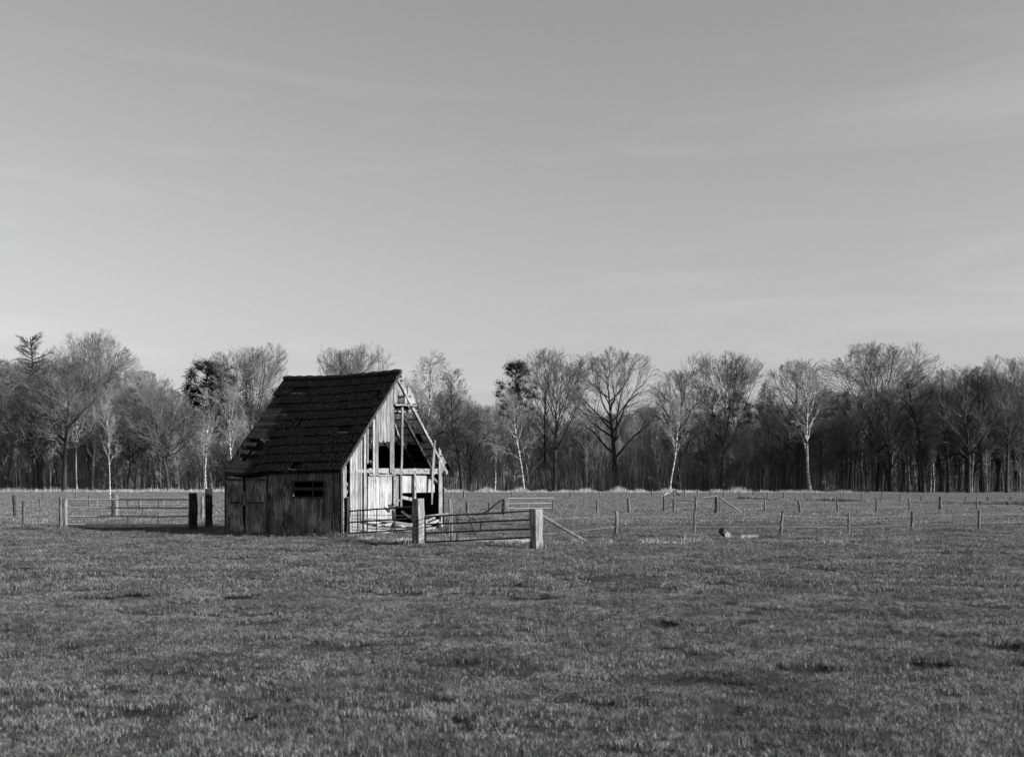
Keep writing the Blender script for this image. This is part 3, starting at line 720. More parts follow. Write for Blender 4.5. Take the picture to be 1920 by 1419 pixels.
def gate(name, pl, pr, rails, ups, mat, lab, rad=.021, ends=True, group=None):
    """pl/pr = (x,y_base-like depth) ; rails = [(yl,yr)] px ; ups = [(t, i, j)]"""
    (xl, dl), (xr, dr) = pl, pr; root = empty(name, at(xl, 920, dl)); root.location.z = 0; o0 = root.location.copy(); tag(root, lab, 'gate', group)
    def P(t, y0, y1):
        # screen-linear interpolation turned into depth
        x = xl + (xr - xl) * t; i = 1 / dl + (1 / dr - 1 / dl) * t; d = 1 / i; return at(x, y0 + (y1 - y0) * t, d) - o0
    for k, (a, b) in enumerate(rails):
        mb = MB(k); pts = [P(i / 8, a, b) + Vector((0, 0, RN.uniform(-.006, .006))) for i in range(9)]; mb.tube(pts, rad, 8); mb.build('rail', M[mat], root)
    if ends:
        for t in (0.0, 1.0):
            mb = MB(9); mb.tube([P(t, *rails[0]), P(t, *rails[-1])], rad, 8); mb.build('stile', M[mat], root)
    for (t, i, j) in ups:
        mb = MB(9); mb.tube([P(t, *rails[i]), P(t + RN.uniform(-.004, .004), *rails[j])], rad * .7, 6); mb.build('upright', M[mat], root)
    return root
gate('iron_gate', (797, 28.9), (997, 27.9), [(968, 958), (983, 974), (999, 991), (1016, 1007)], [(.30, 0, 1), (.30, 2, 3), (.52, 1, 2), (.24, 1, 3)], 'iron', 'rusty bar gate between the two square gateposts right of the barn')
gate('iron_gate', (655, 32.2), (778, 29.8), [(958, 949), (979, 971), (999.5, 992)], [(.12, 0, 2), (.22, 0, 2), (.42, 0, 2), (.70, 0, 2), (.17, 0, 1)], 'iron', 'rusty bar gate standing in front of the sunlit barn gable')
gate('hurdle_gate', (660, 32.9), (778, 31.0), [(966, 966), (972, 984), (987, 997), (994, 988)], [(.3, 0, 3), (.6, 0, 3)], 'galv', 'bent pale wire hurdle lying against the gable gate', .009)
for i, (x, yb) in enumerate(((681, 1011), (739, 1009))):
    b = G(x, yb); mb = MB(i); mb.tube([(0, 0, .0), (0, 0, .75)], .012, 6); mb.tube([(0, 0, .0), (0, 0, .035)], .06, 8)
    o = mb.build('prop_stand', M['iron']); o.location = b; tag(o, ('thin iron prop foot under the gable gate, nearer the dark post', 'thin iron prop foot under the gable gate, nearer the leaning gatepost')[i], 'prop')
gate('long_gate', (125, 38.0), (354, 38.0), [(936.5, 936.5), (952, 952), (968, 968), (983, 984)], [(.25, 0, 1), (.5, 0, 1), (.75, 0, 1), (.25, 2, 3), (.5, 2, 3), (.75, 2, 3), (.62, 1, 2)], 'galv', 'long pale bar gate left of the barn', .024)
gate('long_gate', (221, 51), (352, 51), [(933, 933), (945.5, 945.5), (957, 958)], [(.2, 0, 1), (.45, 1, 2), (.66, 0, 2), (.85, 0, 1)], 'galv', 'farther bar gate seen through the long left gate', .018)
gate('long_gate', (953, 56), (1037, 57), [(934, 933), (944, 943), (953, 952), (961, 960)], [(.3, 0, 1), (.62, 0, 1), (.45, 1, 3), (.15, 2, 3)], 'galv', 'pale bar gate out in the field right of the barn', .018)

def fence(name, posts, wires, lab, mat='stake', wr=.004, wiremat='wire', group=None):
    """posts: (x, yb, yt, w, xt) ; wires: height fractions"""
    b0 = px_post(*posts[0])[0]; root = empty(name, (b0.x, b0.y, 0)); tag(root, lab, 'fence', group); o = root.location
    tops = []
    for i, p in enumerate(posts):
        b, t, wd = px_post(*p[:4], p[4] if len(p) > 4 else None); mb = MB(int(p[0]) + i); post_mesh(mb, b - o, t - o, wd, False); mb.build('post', M[mat], root); tops.append((b - o, t - o))
    for k, fr in enumerate(wires):
        mb = MB(k); pts = []
        for i in range(len(tops) - 1):
            A = tops[i][0].lerp(tops[i][1], fr); B_ = tops[i + 1][0].lerp(tops[i + 1][1], fr)
            for q in range(5):
                s = q / 5; P_ = A.lerp(B_, s); P_.z -= .010 * 4 * s * (1 - s); pts.append(P_)
        pts.append(tops[-1][0].lerp(tops[-1][1], fr)); mb.tube(pts, wr, 4); mb.build('wire', M[wiremat], root)
    return root
fence('wire_fence', [(1010, 1029, 958, 5), (1155.5, 1009, 961, 7), (1302, 1007, 959, 4.5), (1463, 1007, 958, 5.5, 1468), (1591, 1003, 959, 4), (1710, 998, 957, 6), (1836, 997, 956, 5), (1965, 992, 953, 5)], (.40, .80), 'near wire fence of widely spaced posts running right from the end gatepost')
fence('wire_fence', [(-40, 996, 944, 6), (45, 993, 941, 6, 44), (114, 994, 932, 7)], (.15, .48, .85), 'short wire fence at the left edge joining the long gate')
fence('wire_fence', [(877, 962, 940, 6, 875), (917, 962, 940, 4), (946, 965, 933, 11)], (.5, .8), 'short piece of wire fence just right of the barn')
fence('wire_fence', [(1037, 962, 936, 3), (1120, 962.5, 938.5, 4), (1180, 962.5, 934, 6, 1178), (1245, 962, 927, 4), (1263, 962.5, 934, 4), (1304, 961, 932, 5, 1305)], (.35, .75), 'middle distance wire fence in the field, left of the log bundle')
fence('wire_fence', [(1344, 962, 930, 8), (1434, 960, 937, 4), (1501, 961.5, 938, 5, 1497), (1571, 960, 936, 4, 1569), (1643, 959, 932, 3.5), (1706, 957, 935, 3.5, 1704), (1763, 957, 929, 6), (1832, 957, 931, 3), (1940, 957, 932, 4)], (.35, .75), 'middle distance wire fence running right to the frame edge')
fence('wire_fence', [(870, 934, 919, 4), (908, 934, 926, 2), (960, 933, 924, 2), (1015, 932.5, 922, 2), (1071, 932, 920, 2.5, 1068), (1127, 932, 920, 2.5, 1123), (1176, 932, 918, 2), (1222.5, 931, 918, 3), (1263, 931, 918, 3), (1284, 931, 918, 3), (1308, 931, 918, 2.5), (1332, 931, 919.5, 2.5), (1358, 933.5, 920, 3)], (.7,), 'farthest wire fence at the foot of the wood behind the field gate', 'stake', .004)
fence('wire_fence', [(1385, 935, 921, 2), (1412, 935, 922, 2), (1440, 936, 922, 3), (1469, 937, 922, 3), (1508, 938, 923.5, 2.5, 1509), (1539, 939, 924, 2), (1576, 940, 924, 2), (1615.5, 941, 925, 2.5), (1652, 941, 924, 3, 1654), (1688, 941, 925, 2), (1726, 942, 929, 2.5, 1728), (1810, 945, 929, 2), (1852, 946, 931, 4), (1896, 947.5, 930, 3.5)], (.7,), 'farthest wire fence crossing the right half below the wood', 'stake', .004)
fence('wire_fence', [(80, 939, 923, 3), (142, 939, 923, 3), (167, 956, 928, 2.5), (263.5, 959, 937, 5, 262)], (.6,), 'scattered old posts with sagging wire behind the long left gate', 'stake', .004)
# single stakes
lone_post('stake', (76.5, 952, 930, 3, 73), 'dark crooked stake in the field left of the long gate', mat='stake')
lone_post('gate_post', (28, 971, 929, 6, 26), 'dark post at the extreme left edge of the field', mat='darkwood')
lone_post('gate_post', (122, 994, 935, 5), 'pale thin gatepost carrying the left end of the long gate', mat='post')
lone_post('gate_post', (211, 970, 925, 4), 'dark post holding the farther left gate, left of a pair', mat='darkwood')
lone_post('gate_post', (217.5, 970, 928, 6), 'pale round post of a pair behind the long left gate', mat='post')
lone_post('stump', (206, 935, 917, 4), 'pale birch stump below the white birch on the left', mat='birch', cat='stump')
lone_post('stake', (379, 973, 930, 6), 'pale stake standing between the two dark gateposts', mat='post')
brace('diagonal_brace', (939, 938, 55.5), (907, 963, 55.5), 4, 'dark plank propped against the posts right of the barn', mat='darkwood')
brace('leaning_stick', (874, 957, 38), (892, 1004, 34), 3.5, 'dark stick leaning in the grass behind the near gate', mat='darkwood', cat='stick')
brace('diagonal_brace', (1349, 933, 56), (1393, 963, 55.4), 3.5, 'straight pole bracing the log bundle down to the right', mat='post')
brace('rail', (1262, 937.5, 56), (1304, 939, 57), 2.4, 'horizontal rail nailed between two posts in the field', mat='darkwood', cat='rail')
brace('log', (1318, 934, 56), (1346, 930, 56), 4, 'pale log laid on top of the post bundle', mat='post', cat='log')
brace('log', (1240, 931, 107), (1263, 917.5, 108), 3, 'pale pole propped in an A shape at the wood edge, left leg', mat='paint', cat='log')
brace('log', (1263, 917.5, 108), (1276, 931, 107), 2.5, 'dark pole propped in an A shape at the wood edge, right leg', mat='darkwood', cat='log')
lone_post('post_bundle', (1348, 962, 929, 5, 1346), 'dark second post tied to the bundle in mid field', mat='darkwood')
for k_, (px_, py_, l_) in enumerate(((815, 1173, 'small white stone lying alone in the grass of the near field'),)):
    mb = MB(60 + k_); g0 = G(px_, py_); mb.tube([(-.02, 0, .0), (0, 0, .02), (.025, 0, .01)], [.015, .024, .015], 7, .3); o = mb.build('stone', M['stone']); o.location = g0 + Vector((0, 0, hz(g0.x, g0.y) + .02)); tag(o, l_, 'stone')
# leaning slab
mb = MB(3); g0 = G(1074, 966); d = g0.y
mb.plate([at(1071, 965, d) - g0, at(1075, 967, d) - g0, at(1087, 951, d) - g0, at(1083, 945, d) - g0], (0, .08, 0)); o = mb.build('slab', M['pale']); o.location = g0; tag(o, 'pale broken slab leaning in the middle of the field', 'slab')
mb = MB(4); g0 = G(1360, 1009); mb.tube([at(1352, 995, g0.y) - g0, at(1366, 1007, g0.y + .3) - g0], [.09, .11], 9, .1); o = mb.build('tree_stump', M['darkwood']); o.location = g0; tag(o, 'dark overturned stump with pale cut end lying on the grass', 'stump')
mb = MB(4); mb.tube([(0, -.10, .09), (0, -.12, .09)], .09, 9, .1); 
o = mb.build('cut_face', M['stone'], o); o.location = (.05, 0, 0)
mb = MB(5); g0 = G(1405, 1010); mb.box(-.24, .25, -.06, .04, 0.05, .11); o = mb.build('white_plank', M['paint']); o.location = g0; tag(o, 'short white plank lying on the grass beside the stump', 'plank')
mb = MB(6); g0 = G(1392, 1011); mb.tube([(-.03, 0, .05), (.03, 0, .05)], .05, 7, .2); o = mb.build('stone', M['stone']); o.location = g0; tag(o, 'small pale stone beside the white plank', 'stone')

# ------------------------------------------------------------------ trees
def prisms(segs, n=3):
    """segs: array (k,8): p0,p1,r0,r1 -> verts, quads"""
    A = np.asarray(segs, dtype=np.float64); p0, p1, r0, r1 = A[:, 0:3], A[:, 3:6], A[:, 6:7], A[:, 7:8]
    d = p1 - p0; d /= np.linalg.norm(d, axis=1, keepdims=True) + 1e-9
    ref = np.where(np.abs(d[:, 2:3]) > .9, np.array([[1., 0, 0]]), np.array([[0, 0, 1.]])); a = np.cross(d, ref); a /= np.linalg.norm(a, axis=1, keepdims=True) + 1e-9; b = np.cross(d, a)
    V = []
    for p, r in ((p0, r0), (p1, r1)):
        for k in range(n):
            t = 2 * math.pi * k / n; V.append(p + a * (math.cos(t) * r) + b * (math.sin(t) * r))
    V = np.stack(V, 1).reshape(-1, 3); o = np.arange(len(A))[:, None] * 2 * n
    Q = np.concatenate([o + np.array([[k, (k + 1) % n, n + (k + 1) % n, n + k]]) for k in range(n)], 1)
    return V, Q.reshape(-1, 4)
def join_np(parts):
    V = []; Q = []; o = 0
    for v, q in parts: V.append(v); Q.append(q + o); o += len(v)
    V = np.concatenate(V); Q = np.concatenate(Q); return V, Q
def perp(d, rn):
    a = Vector((rn.gauss(0, 1), rn.gauss(0, 1), rn.gauss(0, 1))); a = a - d * a.dot(d); return a.normalized()
def grow(seed, H, r0, trunk_h, limbs, angle, spread, wander, up, kids, ratio, leader=.9, levels=4, lean=(0, 0), droop=0.0, twig_r=.008, limb_start=.3, bare=.25, env=None):
    rn = random.Random(seed)
    def cut(PP, RR_):
        if env is None: return PP, RR_
        for i, p in enumerate(PP):
            dx = math.hypot(p.x, p.y) / (env[1] * H); dz = (p.z - env[0] * H) / (env[2] * H)
            if dz < 0: dz *= .8
            lim = 1 + .5 * noise.noise(p * .35 + Vector((seed, 0, 0)))
            if i > 1 and dx * dx + dz * dz > lim: return PP[:i], RR_[:i]
            if i <= 1 and dx * dx + dz * dz > lim * 1.25 + .1: return None, None
        return PP, RR_
    polys = {i: [] for i in range(levels + 1)}
    def walk(p, d, length, n, wan, upf):
        P = [p.copy()]
        for i in range(n):
            d = (d + Vector((rn.gauss(0, wan), rn.gauss(0, wan), rn.gauss(0, wan) + upf))).normalized(); p = p + d * (length / n); P.append(p.copy())
        return P, d
    def rec(P, R, lev):
        if lev >= levels: return
        nk = kids[lev]; L_ = sum((P[i + 1] - P[i]).length for i in range(len(P) - 1))
        for k in range(nk):
            t = bare + (1 - bare) * (k + rn.random()) / nk
            x = t * (len(P) - 1); i = min(int(x), len(P) - 2); q = P[i].lerp(P[i + 1], x - i); d0 = (P[i + 1] - P[i]).normalized(); r = (R[i] + (R[i + 1] - R[i]) * (x - i))
            a = math.radians(rn.uniform(20, 46)); d = (d0 * math.cos(a) + perp(d0, rn) * math.sin(a)).normalized()
            l = L_ * ratio * rn.uniform(.65, 1.25) * (1.2 - .45 * t); n = 4 if lev < 2 else (3 if lev < 3 else 2)
            if l < .12: continue
            PP, _ = walk(q, d, l, n, wander * (1.1 if lev < 2 else .75), up * .8 - droop * (lev >= 2))
            rr = max(twig_r, r * .68); RR_ = [rr + (twig_r * .7 - rr) * (m / n) ** .8 for m in range(n + 1)]
            RR_ = [max(z, twig_r * .6) for z in RR_]
            PP, RR_ = cut(PP, RR_)
            if PP is None or len(PP) < 2: continue
            polys[lev + 1].append((PP, RR_)); rec(PP, RR_, lev + 1)
    # trunk
    n = 14; P, _ = walk(Vector((0, 0, -.2)), Vector((lean[0], lean[1], 1)).normalized(), H * leader, n, wander * .28, .06)
    R = [r0 * (1.25 if i == 0 else 1) * (1 - .55 * (i / n) / max(.01, trunk_h) if i / n < trunk_h else .45 * (1 - (i / n - trunk_h) / (1.0 - trunk_h) * .93)) for i in range(n + 1)]
    R = [max(z, .025) for z in R]; polys[0].append((P, R))
    for k in range(limbs):
        t = limb_start + (.97 - limb_start) * ((k + rn.random()) / limbs) ** .9; x = t * n; i = min(int(x), n - 1); q = P[i].lerp(P[i + 1], x - i)
        az = k * 2.4 + rn.uniform(-.5, .5); a = math.radians(angle * (1.1 - .45 * t) + rn.uniform(-10, 10)); d = Vector((math.cos(az) * math.sin(a), math.sin(az) * math.sin(a), math.cos(a)))
        sh = math.sin(math.pi * min(1, (t - limb_start + .25) / (1.25 - limb_start)))   # rounded crown
        l = spread * H * (.45 + .6 * sh) * rn.uniform(.75, 1.15)
        l = min(l, (H - q.z) * 1.25 / max(.3, math.cos(a * .6)))
        PP, _ = walk(q, d, l, 7, wander, up)
        rr = min(R[i] * .70, r0 * .50); RR_ = [rr + (twig_r * 1.5 - rr) * (m / 7) ** .8 for m in range(8)]
        if env is not None:
            c_, r_ = cut(PP, RR_)
            if c_ is None: c_, r_ = PP[:3], RR_[:3]
            PP, RR_ = c_, r_
        if len(PP) < 2: continue
        polys[1].append((PP, RR_)); rec(PP, RR_, 1)
    return polys
def tube_np(P, R, n):
    V = []; 
    for i, p in enumerate(P):
        d = (P[min(i + 1, len(P) - 1)] - P[max(i - 1, 0)]).normalized(); a = d.cross(Vector((0, 1, 0.01))).normalized(); b = d.cross(a)
        for k in range(n):
            t = 2 * math.pi * k / n; V.append(tuple(p + a * (math.cos(t) * R[i]) + b * (math.sin(t) * R[i])))
    Q = [(i * n + k, i * n + (k + 1) % n, (i + 1) * n + (k + 1) % n, (i + 1) * n + k) for i in range(len(P) - 1) for k in range(n)]
    return np.array(V), np.array(Q)
def tree_meshes(name, polys, mt, mc, limb_mat=None):
    parts = [tube_np(P, R, 9) for P, R in polys[0]]; V, Q = join_np(parts); tm = np_mesh(name + '_trunk', V, Q.ravel(), np.full(len(Q), 4), None, True); tm.materials.append(mt)
    parts = [tube_np(P, R, 6) for P, R in polys[1]]; nl = sum(len(q) for _, q in parts); segs = []
    for lv in polys:
        if lv < 2: continue
        for P, R in polys[lv]:
            for i in range(len(P) - 1): segs.append((*P[i], *P[i + 1], R[i], R[i + 1]))
    if segs: parts.append(prisms(segs, 3))
    V, Q = join_np(parts); cm = np_mesh(name + '_crown', V, Q.ravel(), np.full(len(Q), 4), None); cm.materials.append(mc)
    if limb_mat: 
        cm.materials.append(limb_mat); mi = np.zeros(len(Q), np.int32); mi[:nl] = 1
        cm.polygons.foreach_set('material_index', mi)
    return tm, cm, float(max(V[:, 2].max(), .1))
PROTO = {}
def proto(key, *a, mt, mc, limb=None, **k):
    PROTO[key] = tree_meshes(key, grow(*a, **k), M[mt], M[mc], M[limb] if limb else None)
# seed,H,r0,trunk_h,limbs,angle,spread,wander,up,kids,ratio
for i, sd_ in enumerate((11, 22, 33)):
    proto('oak%d' % i, sd_, 19, .38, .6, 22, 58, .46, .16, .07, (0, 9, 7, 5), .50, mt='bark', mc='twig', limb='bark', limb_start=.26, twig_r=.010, env=(.60, .42, .41))
for i, sd_ in enumerate((41, 52, 63)):
    proto('vase%d' % i, sd_, 19, .32, .45, 20, 38, .55, .11, .06, (0, 10, 7, 5), .48, mt='bark', mc='twig', limb='bark', leader=.72, limb_start=.36, twig_r=.010, env=(.68, .33, .33))
for i, sd_ in enumerate((71, 82)):
    proto('slim%d' % i, sd_, 18, .20, .8, 24, 45, .17, .12, .07, (0, 8, 6, 5), .48, mt='bark', mc='twig', limb='bark', limb_start=.26, twig_r=.010)
for i, sd_ in enumerate((91, 102, 113)):
    proto('birch%d' % i, sd_, 17, .16, .8, 17, 36, .24, .13, .05, (0, 8, 6, 6), .46, mt='birch', mc='twigpale', limb='birch', limb_start=.33, droop=.09, twig_r=.009)
proto('larch', 141, 20, .22, .95, 80, 100, .17, .09, .012, (0, 20, 8), .30, mt='bark', mc='twig', limb='bark', levels=3, limb_start=.3, twig_r=.014, leader=1.0)
proto('sap0', 121, 9, .08, .8, 16, 40, .3, .14, .05, (0, 6, 5), .45, mt='twig', mc='twig', levels=3, limb_start=.12)
proto('sap1', 131, 8, .07, .8, 18, 34, .32, .12, .05, (0, 6, 6), .45, mt='birch', mc='twigpale', levels=3, limb_start=.15)

def conifer(key, seed, H, kind):
    rn = np.random.RandomState(seed); rr = random.Random(seed); tris = []; segs = []
    if kind == 'spruce':
        nb = 210
        for k in range(nb):
            t = .06 + .93 * (k / nb); z = H * t; l = (H * .20 * (1 - t) ** .8 + .25) * rr.uniform(.7, 1.15); az = k * 2.39996; d = Vector((math.cos(az), math.sin(az), -.18)); segs.append((0, 0, z, d.x * l, d.y * l, z + d.z * l, .03, .01))
            for q in range(int(34 * (l / 2.5)) + 8):
                s = rr.uniform(.15, 1) * l; side = rr.uniform(-.32, .32) * (1.2 * l - s + .2); c = Vector((d.x * s - d.y * side, d.y * s + d.x * side, z + d.z * s - abs(side) * .25 + rr.uniform(-.08, .08))); a = rr.uniform(0, 6.28); e = rr.uniform(.2, .42)
                tris.append((c, a, e, -.3))
    else:   # pine: rounded clumps on a bare stem
        for k in range(115):
            t = rr.uniform(.42, 1.0); z = H * t; R_ = H * .19 * math.sin(math.pi * min(1, (1.04 - t) / .62 * .8 + .12)) ; az = rr.uniform(0, 6.28); rad = R_ * math.sqrt(rr.random()); c0 = Vector((math.cos(az) * rad, math.sin(az) * rad, z)); cs = H * rr.uniform(.04, .085)
            segs.append((0, 0, z - rad * .5, c0.x, c0.y, c0.z, .06, .02))
            for q in range(260):
                v = Vector((rr.gauss(0, 1), rr.gauss(0, 1), rr.gauss(0, 1) * .55 + .2)).normalized() * cs * min(.95, abs(rr.gauss(.35, .38))); tris.append((c0 + v, rr.uniform(0, 6.28), rr.uniform(.14, .30), rr.uniform(-.2, .9)))
    V = []; 
    for c, a, e, dz in tris:
        dx, dy = math.cos(a), math.sin(a); V += [(c.x - dy * e * .16, c.y + dx * e * .16, c.z), (c.x + dy * e * .16, c.y - dx * e * .16, c.z), (c.x + dx * e, c.y + dy * e, c.z + dz * e)]
    V = np.array(V); n = len(tris); pv, pq = prisms(segs, 3)
    allV = np.concatenate([V, pv]); ff = np.concatenate([np.arange(3 * n), (pq + 3 * n).ravel()]); cnt = np.concatenate([np.full(n, 3), np.full(len(pq), 4)])
    cm = np_mesh(key + '_crown', allV, ff, cnt); cm.materials.append(M['needle'])
    P = [Vector((0, 0, -.2 + (H * .97 + .2) * i / 8)) for i in range(9)]; R = [max(.03, H * .013 * (1 - i / 8.3)) for i in range(9)]; v, q = tube_np(P, R, 8)
    tm = np_mesh(key + '_trunk', v, q.ravel(), np.full(len(q), 4), None, True); tm.materials.append(M['bark']); PROTO[key] = (tm, cm, H)
conifer('spruce0', 5, 15, 'spruce'); conifer('spruce1', 6, 12, 'spruce'); conifer('pine0', 7, 15, 'pine'); conifer('pine1', 8, 14, 'pine'); conifer('pine2', 9, 15, 'pine')

def tree(name, key, x, y, H, lab, rz=0.0, cat='tree', group=None, wide=1.0, lean=0.0):
    tm, cm, h0 = PROTO[key]; s = H / h0
    e = empty(name, (x, y, 0)); e.rotation_euler = (0, lean, rz) if not lean else (0, lean, 0); e.scale = (s * wide, s * wide, s)
    if lean:   # turn about own axis kept in the children
        pass
    for nm, me in (('trunk', tm), ('crown', cm)):
        o = new_obj(nm, me, e)
        if lean: o.rotation_euler = (0, 0, rz)
    tag(e, lab, cat, group); return e
def ptree(name, key, px, d, top, lab, **k):
    x = (px - CX) / F * d; H = EYE + (HY - top) / F * d; return tree(name, key, x, d, H, lab, **k)
FT = 'bare trees at the front edge of the wood'
# name, proto, px, distance, top px, label, kwargs
front = [
 ('larch_tree', 'larch', 70, 152, 618, 'thin larch with level drooping branches, tallest at the left edge', {}),
 ('bare_tree', 'oak0', 66, 146, 700, 'slender dark bare tree, first trunk from the left edge', dict(rz=.4, wide=.7)),
 ('oak_tree', 'oak1', 121, 144, 655, 'stout dark oak left of the long gate with a thick leaning trunk', dict(rz=1.9)),
 ('bare_tree', 'vase0', 178, 168, 614, 'tall bare tree whose crown is the highest point on the left', dict(rz=.5)),
 ('bare_tree', 'oak2', 316, 144, 735, 'dark bare tree with a long low branch pointing to the barn', dict(rz=5.3)),
 ('birch_tree', 'birch0', 206, 141, 745, 'white crooked birch rising behind the long left gate', dict(rz=.8, wide=.8)),
 ('birch_tree', 'birch1', 288, 152, 700, 'white birch leaning left behind the long gate', dict(rz=2.1, lean=-.17, wide=.85)),
 ('birch_tree', 'birch2', 234, 160, 755, 'thin white birch stem between the two larger left birches', dict(rz=3.1, wide=.5)),
 ('birch_tree', 'birch0', 386, 144, 722, 'white birch standing left of the barn roof with upright crown', dict(rz=2.6)),
 ('birch_tree', 'birch2', 439, 142, 716, 'white birch just left of the barn eave', dict(rz=4.0, wide=.8)),
 ('bare_tree', 'vase1', 478, 160, 640, 'tall bare fan shaped tree above the left end of the roof ridge', dict(rz=1.2)),
 ('bare_tree', 'vase2', 668, 165, 640, 'tall bare tree spreading above the middle of the roof ridge', dict(rz=2.2)),
 ('birch_tree', 'birch1', 790, 158, 652, 'pale feathery birch crown right of the barn gable peak', dict(rz=.3, wide=1.2)),
 ('birch_tree', 'birch2', 855, 152, 730, 'thin white birch close beside the right side of the barn', dict(rz=1.3, wide=.6)),
 ('bare_tree', 'slim0', 867, 143, 684, 'straight dark tree first to the right of the barn', dict(rz=.7, wide=1.3)),
 ('birch_tree', 'birch0', 928, 141, 742, 'upright white birch midway between the barn and the near gatepost', dict(rz=5.1, wide=1.05)),
 ('birch_tree', 'birch1', 983, 140, 722, 'white birch with a sinuous curved stem above the field gate', dict(rz=3.6, lean=-.06, wide=1.05)),
 ('bare_tree', 'slim1', 1025, 149, 690, 'straight dark trunk left of a close pair', dict(rz=2.0)),
 ('bare_tree', 'vase1', 1040, 145, 650, 'tall vase shaped bare tree right of the dark rounded pine', dict(rz=3.4)),
 ('oak_tree', 'oak2', 1155, 147, 650, 'broad dark oak with heavy twisting limbs in the centre', dict(rz=.2)),
 ('birch_tree', 'birch2', 1256, 138, 735, 'bright white birch bending over the A shaped poles', dict(rz=.9, lean=.05, wide=1.05)),
 ('oak_tree', 'oak0', 1270, 147, 690, 'dark oak touching the bright white birch', dict(rz=2.9, wide=.9)),
 ('bare_tree', 'slim0', 1316, 143, 720, 'thin dark tree between two big oaks right of centre', dict(rz=4.1)),
 ('oak_tree', 'vase2', 1355, 142, 653, 'large vase shaped oak with an open rounded crown right of centre', dict(rz=5.6, wide=1.15)),
 ('bare_tree', 'slim1', 1438, 146, 735, 'slim forked tree in front of the pointed spruce', dict(rz=.4)),
 ('oak_tree', 'oak1', 1497, 142, 668, 'dark oak trunk directly left of the big pale branched birch', dict(rz=4.4, wide=.9)),
 ('birch_tree', 'birch0', 1519, 137, 668, 'largest birch with widely forked white limbs on the right', dict(rz=1.7, wide=1.35, lean=-.05)),
 ('bare_tree', 'slim1', 1537, 140, 775, 'short grey twiggy tree right of the largest birch', dict(rz=5, wide=1.3)),
 ('oak_tree', 'vase0', 1649, 143, 633, 'highest broad domed tree on the right skyline', dict(rz=2.7, wide=1.5)),
 ('birch_tree', 'birch1', 1672, 140, 745, 'left white stem of the twin birches under the domed tree', dict(rz=1.1, wide=.6)),
 ('birch_tree', 'birch2', 1678, 139, 740, 'right white stem of the twin birches under the domed tree', dict(rz=4.2, wide=.6)),
 ('birch_tree', 'birch0', 1707, 137, 765, 'short leaning white birch stem right of the twin birches', dict(rz=2.2, lean=-.06, wide=.5)),
 ('bare_tree', 'slim0', 1732, 136, 688, 'thick dark straight trunk in the dense right part of the wood', dict(rz=2.2, wide=1.6)),
 ('birch_tree', 'birch1', 1745, 136, 750, 'spotted white birch beside the thick dark right trunk', dict(rz=5.2, wide=.6)),
 ('bare_tree', 'oak0', 1778, 137, 690, 'dark bare tree midway between the two thickest right trunks', dict(rz=.9, wide=.8)),
 ('bare_tree', 'oak1', 1816, 133, 678, 'thickest dark trunk near the right edge', dict(rz=.3, wide=.9)),
 ('birch_tree', 'birch2', 1822, 135, 740, 'white birch stem half hidden by the thickest right trunk', dict(rz=.3, wide=.5)),
 ('bare_tree', 'slim1', 1843, 133, 690, 'dark narrow tree second from the right edge', dict(rz=1.3, wide=1.3)),
 ('bare_tree', 'vase1', 1888, 132, 664, 'tall dark tree at the extreme right edge', dict(rz=4.3, wide=.9)),
]
conifer('spruce2', 15, 20, 'spruce')
for nm, key, px, d, top, lab, kw in front:
    ptree(nm, key, px, d, top, lab, group=None, **kw)
con = [('pine_tree', 'spruce0', 358, 172, 686, 'left dark evergreen of the clump beyond the left birches'), ('pine_tree', 'pine1', 387, 175, 681, 'middle dark evergreen of the clump beyond the left birches'), ('pine_tree', 'pine2', 413, 170, 684, 'right dark evergreen of the clump beyond the left birches'),
 ('pine_tree', 'spruce1', 462, 168, 690, 'dark evergreen left of the roof ridge end'), ('pine_tree', 'spruce0', 262, 178, 715, 'dark evergreen among the bare crowns on the left'),
 ('spruce_tree', 'spruce1', 105, 156, 840, 'young dark spruce between the two left trunks'),
 ('pine_tree', 'pine1', 968, 168, 683, 'dark rounded pine standing alone on the skyline in the centre'), ('spruce_tree', 'spruce0', 1433, 160, 714, 'pointed dark spruce on the right half skyline'),
 ('pine_tree', 'pine0', 1375, 175, 738, 'dark rounded pine behind the big vase shaped oak')]
for nm, key, px, d, top, lab in con: ptree(nm, key, px, d - (5 if px < 450 or px == 968 else 0), top, lab, rz=px * .37, wide=.85 if key.startswith('pine') and (px < 450 or px == 968) else (1.5 if px < 450 and px > 200 else 1.15))
# slender pale stems between the front trees
rs_ = random.Random(61)
for i in range(64):
    px = rs_.uniform(30, 1900); d = rs_.uniform(149, 163) - max(0, px - 900) * .014
    ptree('birch_sapling', rs_.choice(['birch0', 'birch1', 'birch2', 'sap1', 'slim0']), px, d, rs_.uniform(770, 850) if i % 3 else rs_.uniform(720, 770), 'slender pale young tree with bright stem just inside the wood edge', rz=rs_.uniform(0, 6.28), group='slender young trees at the wood edge', wide=rs_.uniform(.35, .6), lean=rs_.choice([0, rs_.uniform(-.14, .12)]))
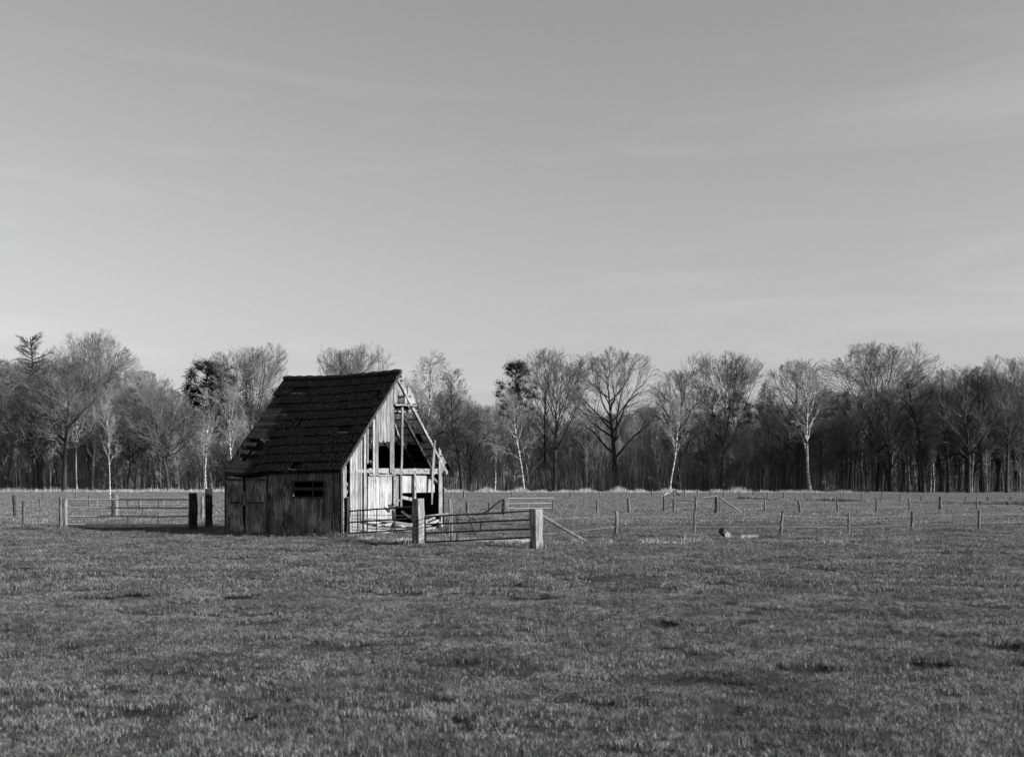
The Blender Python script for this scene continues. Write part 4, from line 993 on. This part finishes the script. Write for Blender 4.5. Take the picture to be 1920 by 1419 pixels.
# filler: the depth of the wood
def skyline(px):
    pts = [(-260, 680), (-60, 650), (60, 665), (220, 672), (320, 695), (345, 745), (450, 740), (520, 705), (620, 705), (750, 700), (860, 715), (930, 755), (1000, 755), (1080, 765), (1230, 745), (1330, 760), (1430, 745), (1560, 710), (1700, 705), (1800, 700), (1980, 690), (2200, 690)]
    for (a, ya), (b, yb) in zip(pts, pts[1:]):
        if a <= px <= b: return ya + (yb - ya) * (px - a) / (b - a)
    return 700
rf = random.Random(99)
keys_b = ['slim0', 'slim1', 'oak0', 'oak1', 'oak2', 'birch0', 'birch1', 'birch2', 'vase0', 'vase1', 'vase2']
for row, (d0, step, lo, hi) in enumerate(((153, 30, 10, 90), (160, 34, 20, 90), (168, 34, 5, 50), (182, 34, 0, 40), (200, 34, 0, 30))):
    px = -200 + row * 13
    while px < 2110:
        d = d0 + rf.uniform(-6, 6) - max(0, (px - 900)) * .014; k = rf.choice(keys_b if row else keys_b[:8])
        if px < 1500 and rf.random() < .25: k = rf.choice(['birch0', 'birch1', 'birch2'])
        t = skyline(px) + rf.uniform(lo, hi)
        b_ = k.startswith('birch')
        ptree('birch_tree' if b_ else 'bare_tree', k, px + rf.uniform(-10, 10), d, t, ('thin pale birch standing inside the wood among other trunks' if b_ else 'leafless tree standing inside the wood behind the front row'), rz=rf.uniform(0, 6.28), group='birches inside the wood' if b_ else 'leafless trees inside the wood', wide=rf.uniform(.6, 1.0) if b_ else rf.uniform(.8, 1.2))
        px += step * rf.uniform(.6, 1.4)
for row, (d0, step, off) in enumerate(((184, 60, 45), (204, 30, 45), (222, 30, 55))):
    px = -220 + 17 * row
    while px < 2140:
        k = rf.choice(['pine0', 'pine1', 'pine2', 'spruce0'] if row == 0 else ['pine0', 'spruce0', 'spruce0', 'spruce1']); t = max(skyline(px) + off, 735) + rf.uniform(-8, 40)
        ptree('evergreen_tree', k, px, d0 + rf.uniform(-6, 6), t, 'dark evergreen tree deep in the wood behind the bare trees', rz=rf.uniform(0, 6.28), group='evergreens deep in the wood', wide=1.5 if k != 'spruce0' else 1.6)
        px += step * rf.uniform(.7, 1.3)
# understorey saplings as one thicket
def thicket():
    parts = []; rt = random.Random(17); cache = {}
    for key in ('sap0', 'sap1'):
        tm, cm, h0 = PROTO[key]; vs = []
        for me in (tm, cm):
            v = np.zeros(len(me.vertices) * 3, np.float32); me.vertices.foreach_get('co', v); q = np.zeros(len(me.loops), np.int32); me.loops.foreach_get('vertex_index', q); vs.append((v.reshape(-1, 3), q.reshape(-1, 4)))
        cache[key] = join_np(vs)
    for i in range(760):
        key = 'sap0' if rt.random() < .7 else 'sap1'; v, q = cache[key]; px = rt.uniform(-80, 2000); d = edge_y((px - CX) / F * 150) + 2 + abs(rt.gauss(0, 16 if i % 2 else 6)); x = (px - CX) / F * d; s = rt.uniform(.35, 1.15); a = rt.uniform(0, 6.28); c, s_ = math.cos(a), math.sin(a)
        if px > 1560 and rt.random() < .75: continue
        R_ = np.array([[c, -s_, 0], [s_, c, 0], [0, 0, 1]]); parts.append((v @ R_.T * s + np.array([x, d, 0]), q))
    V, Q = join_np(parts); me = np_mesh('undergrowth', V, Q.ravel(), np.full(len(Q), 4)); me.materials.append(M['thicket']); tag(new_obj('undergrowth', me), 'tangled leafless saplings and bushes filling the wood below the trees', 'undergrowth', kind='stuff')
thicket()
def fx_scrub(r):
    px = r.uniform(-80, 2000)
    if px > 1560 and r.random() < .7: px = r.uniform(-80, 1500)
    x0 = (px - CX) / F * 150; d = edge_y(x0) + 2 + abs(r.gauss(0, 22)); return (px - CX) / F * d, d, (.5 + .8 * (fbm(x0, d, .12, 7) + .5))
strip('scrub', 60000, fx_scrub, (.8, 5.0), .03, M['scrub'], 'dense low scrub of thin bare stems on the wood floor', 23, 'scrub')
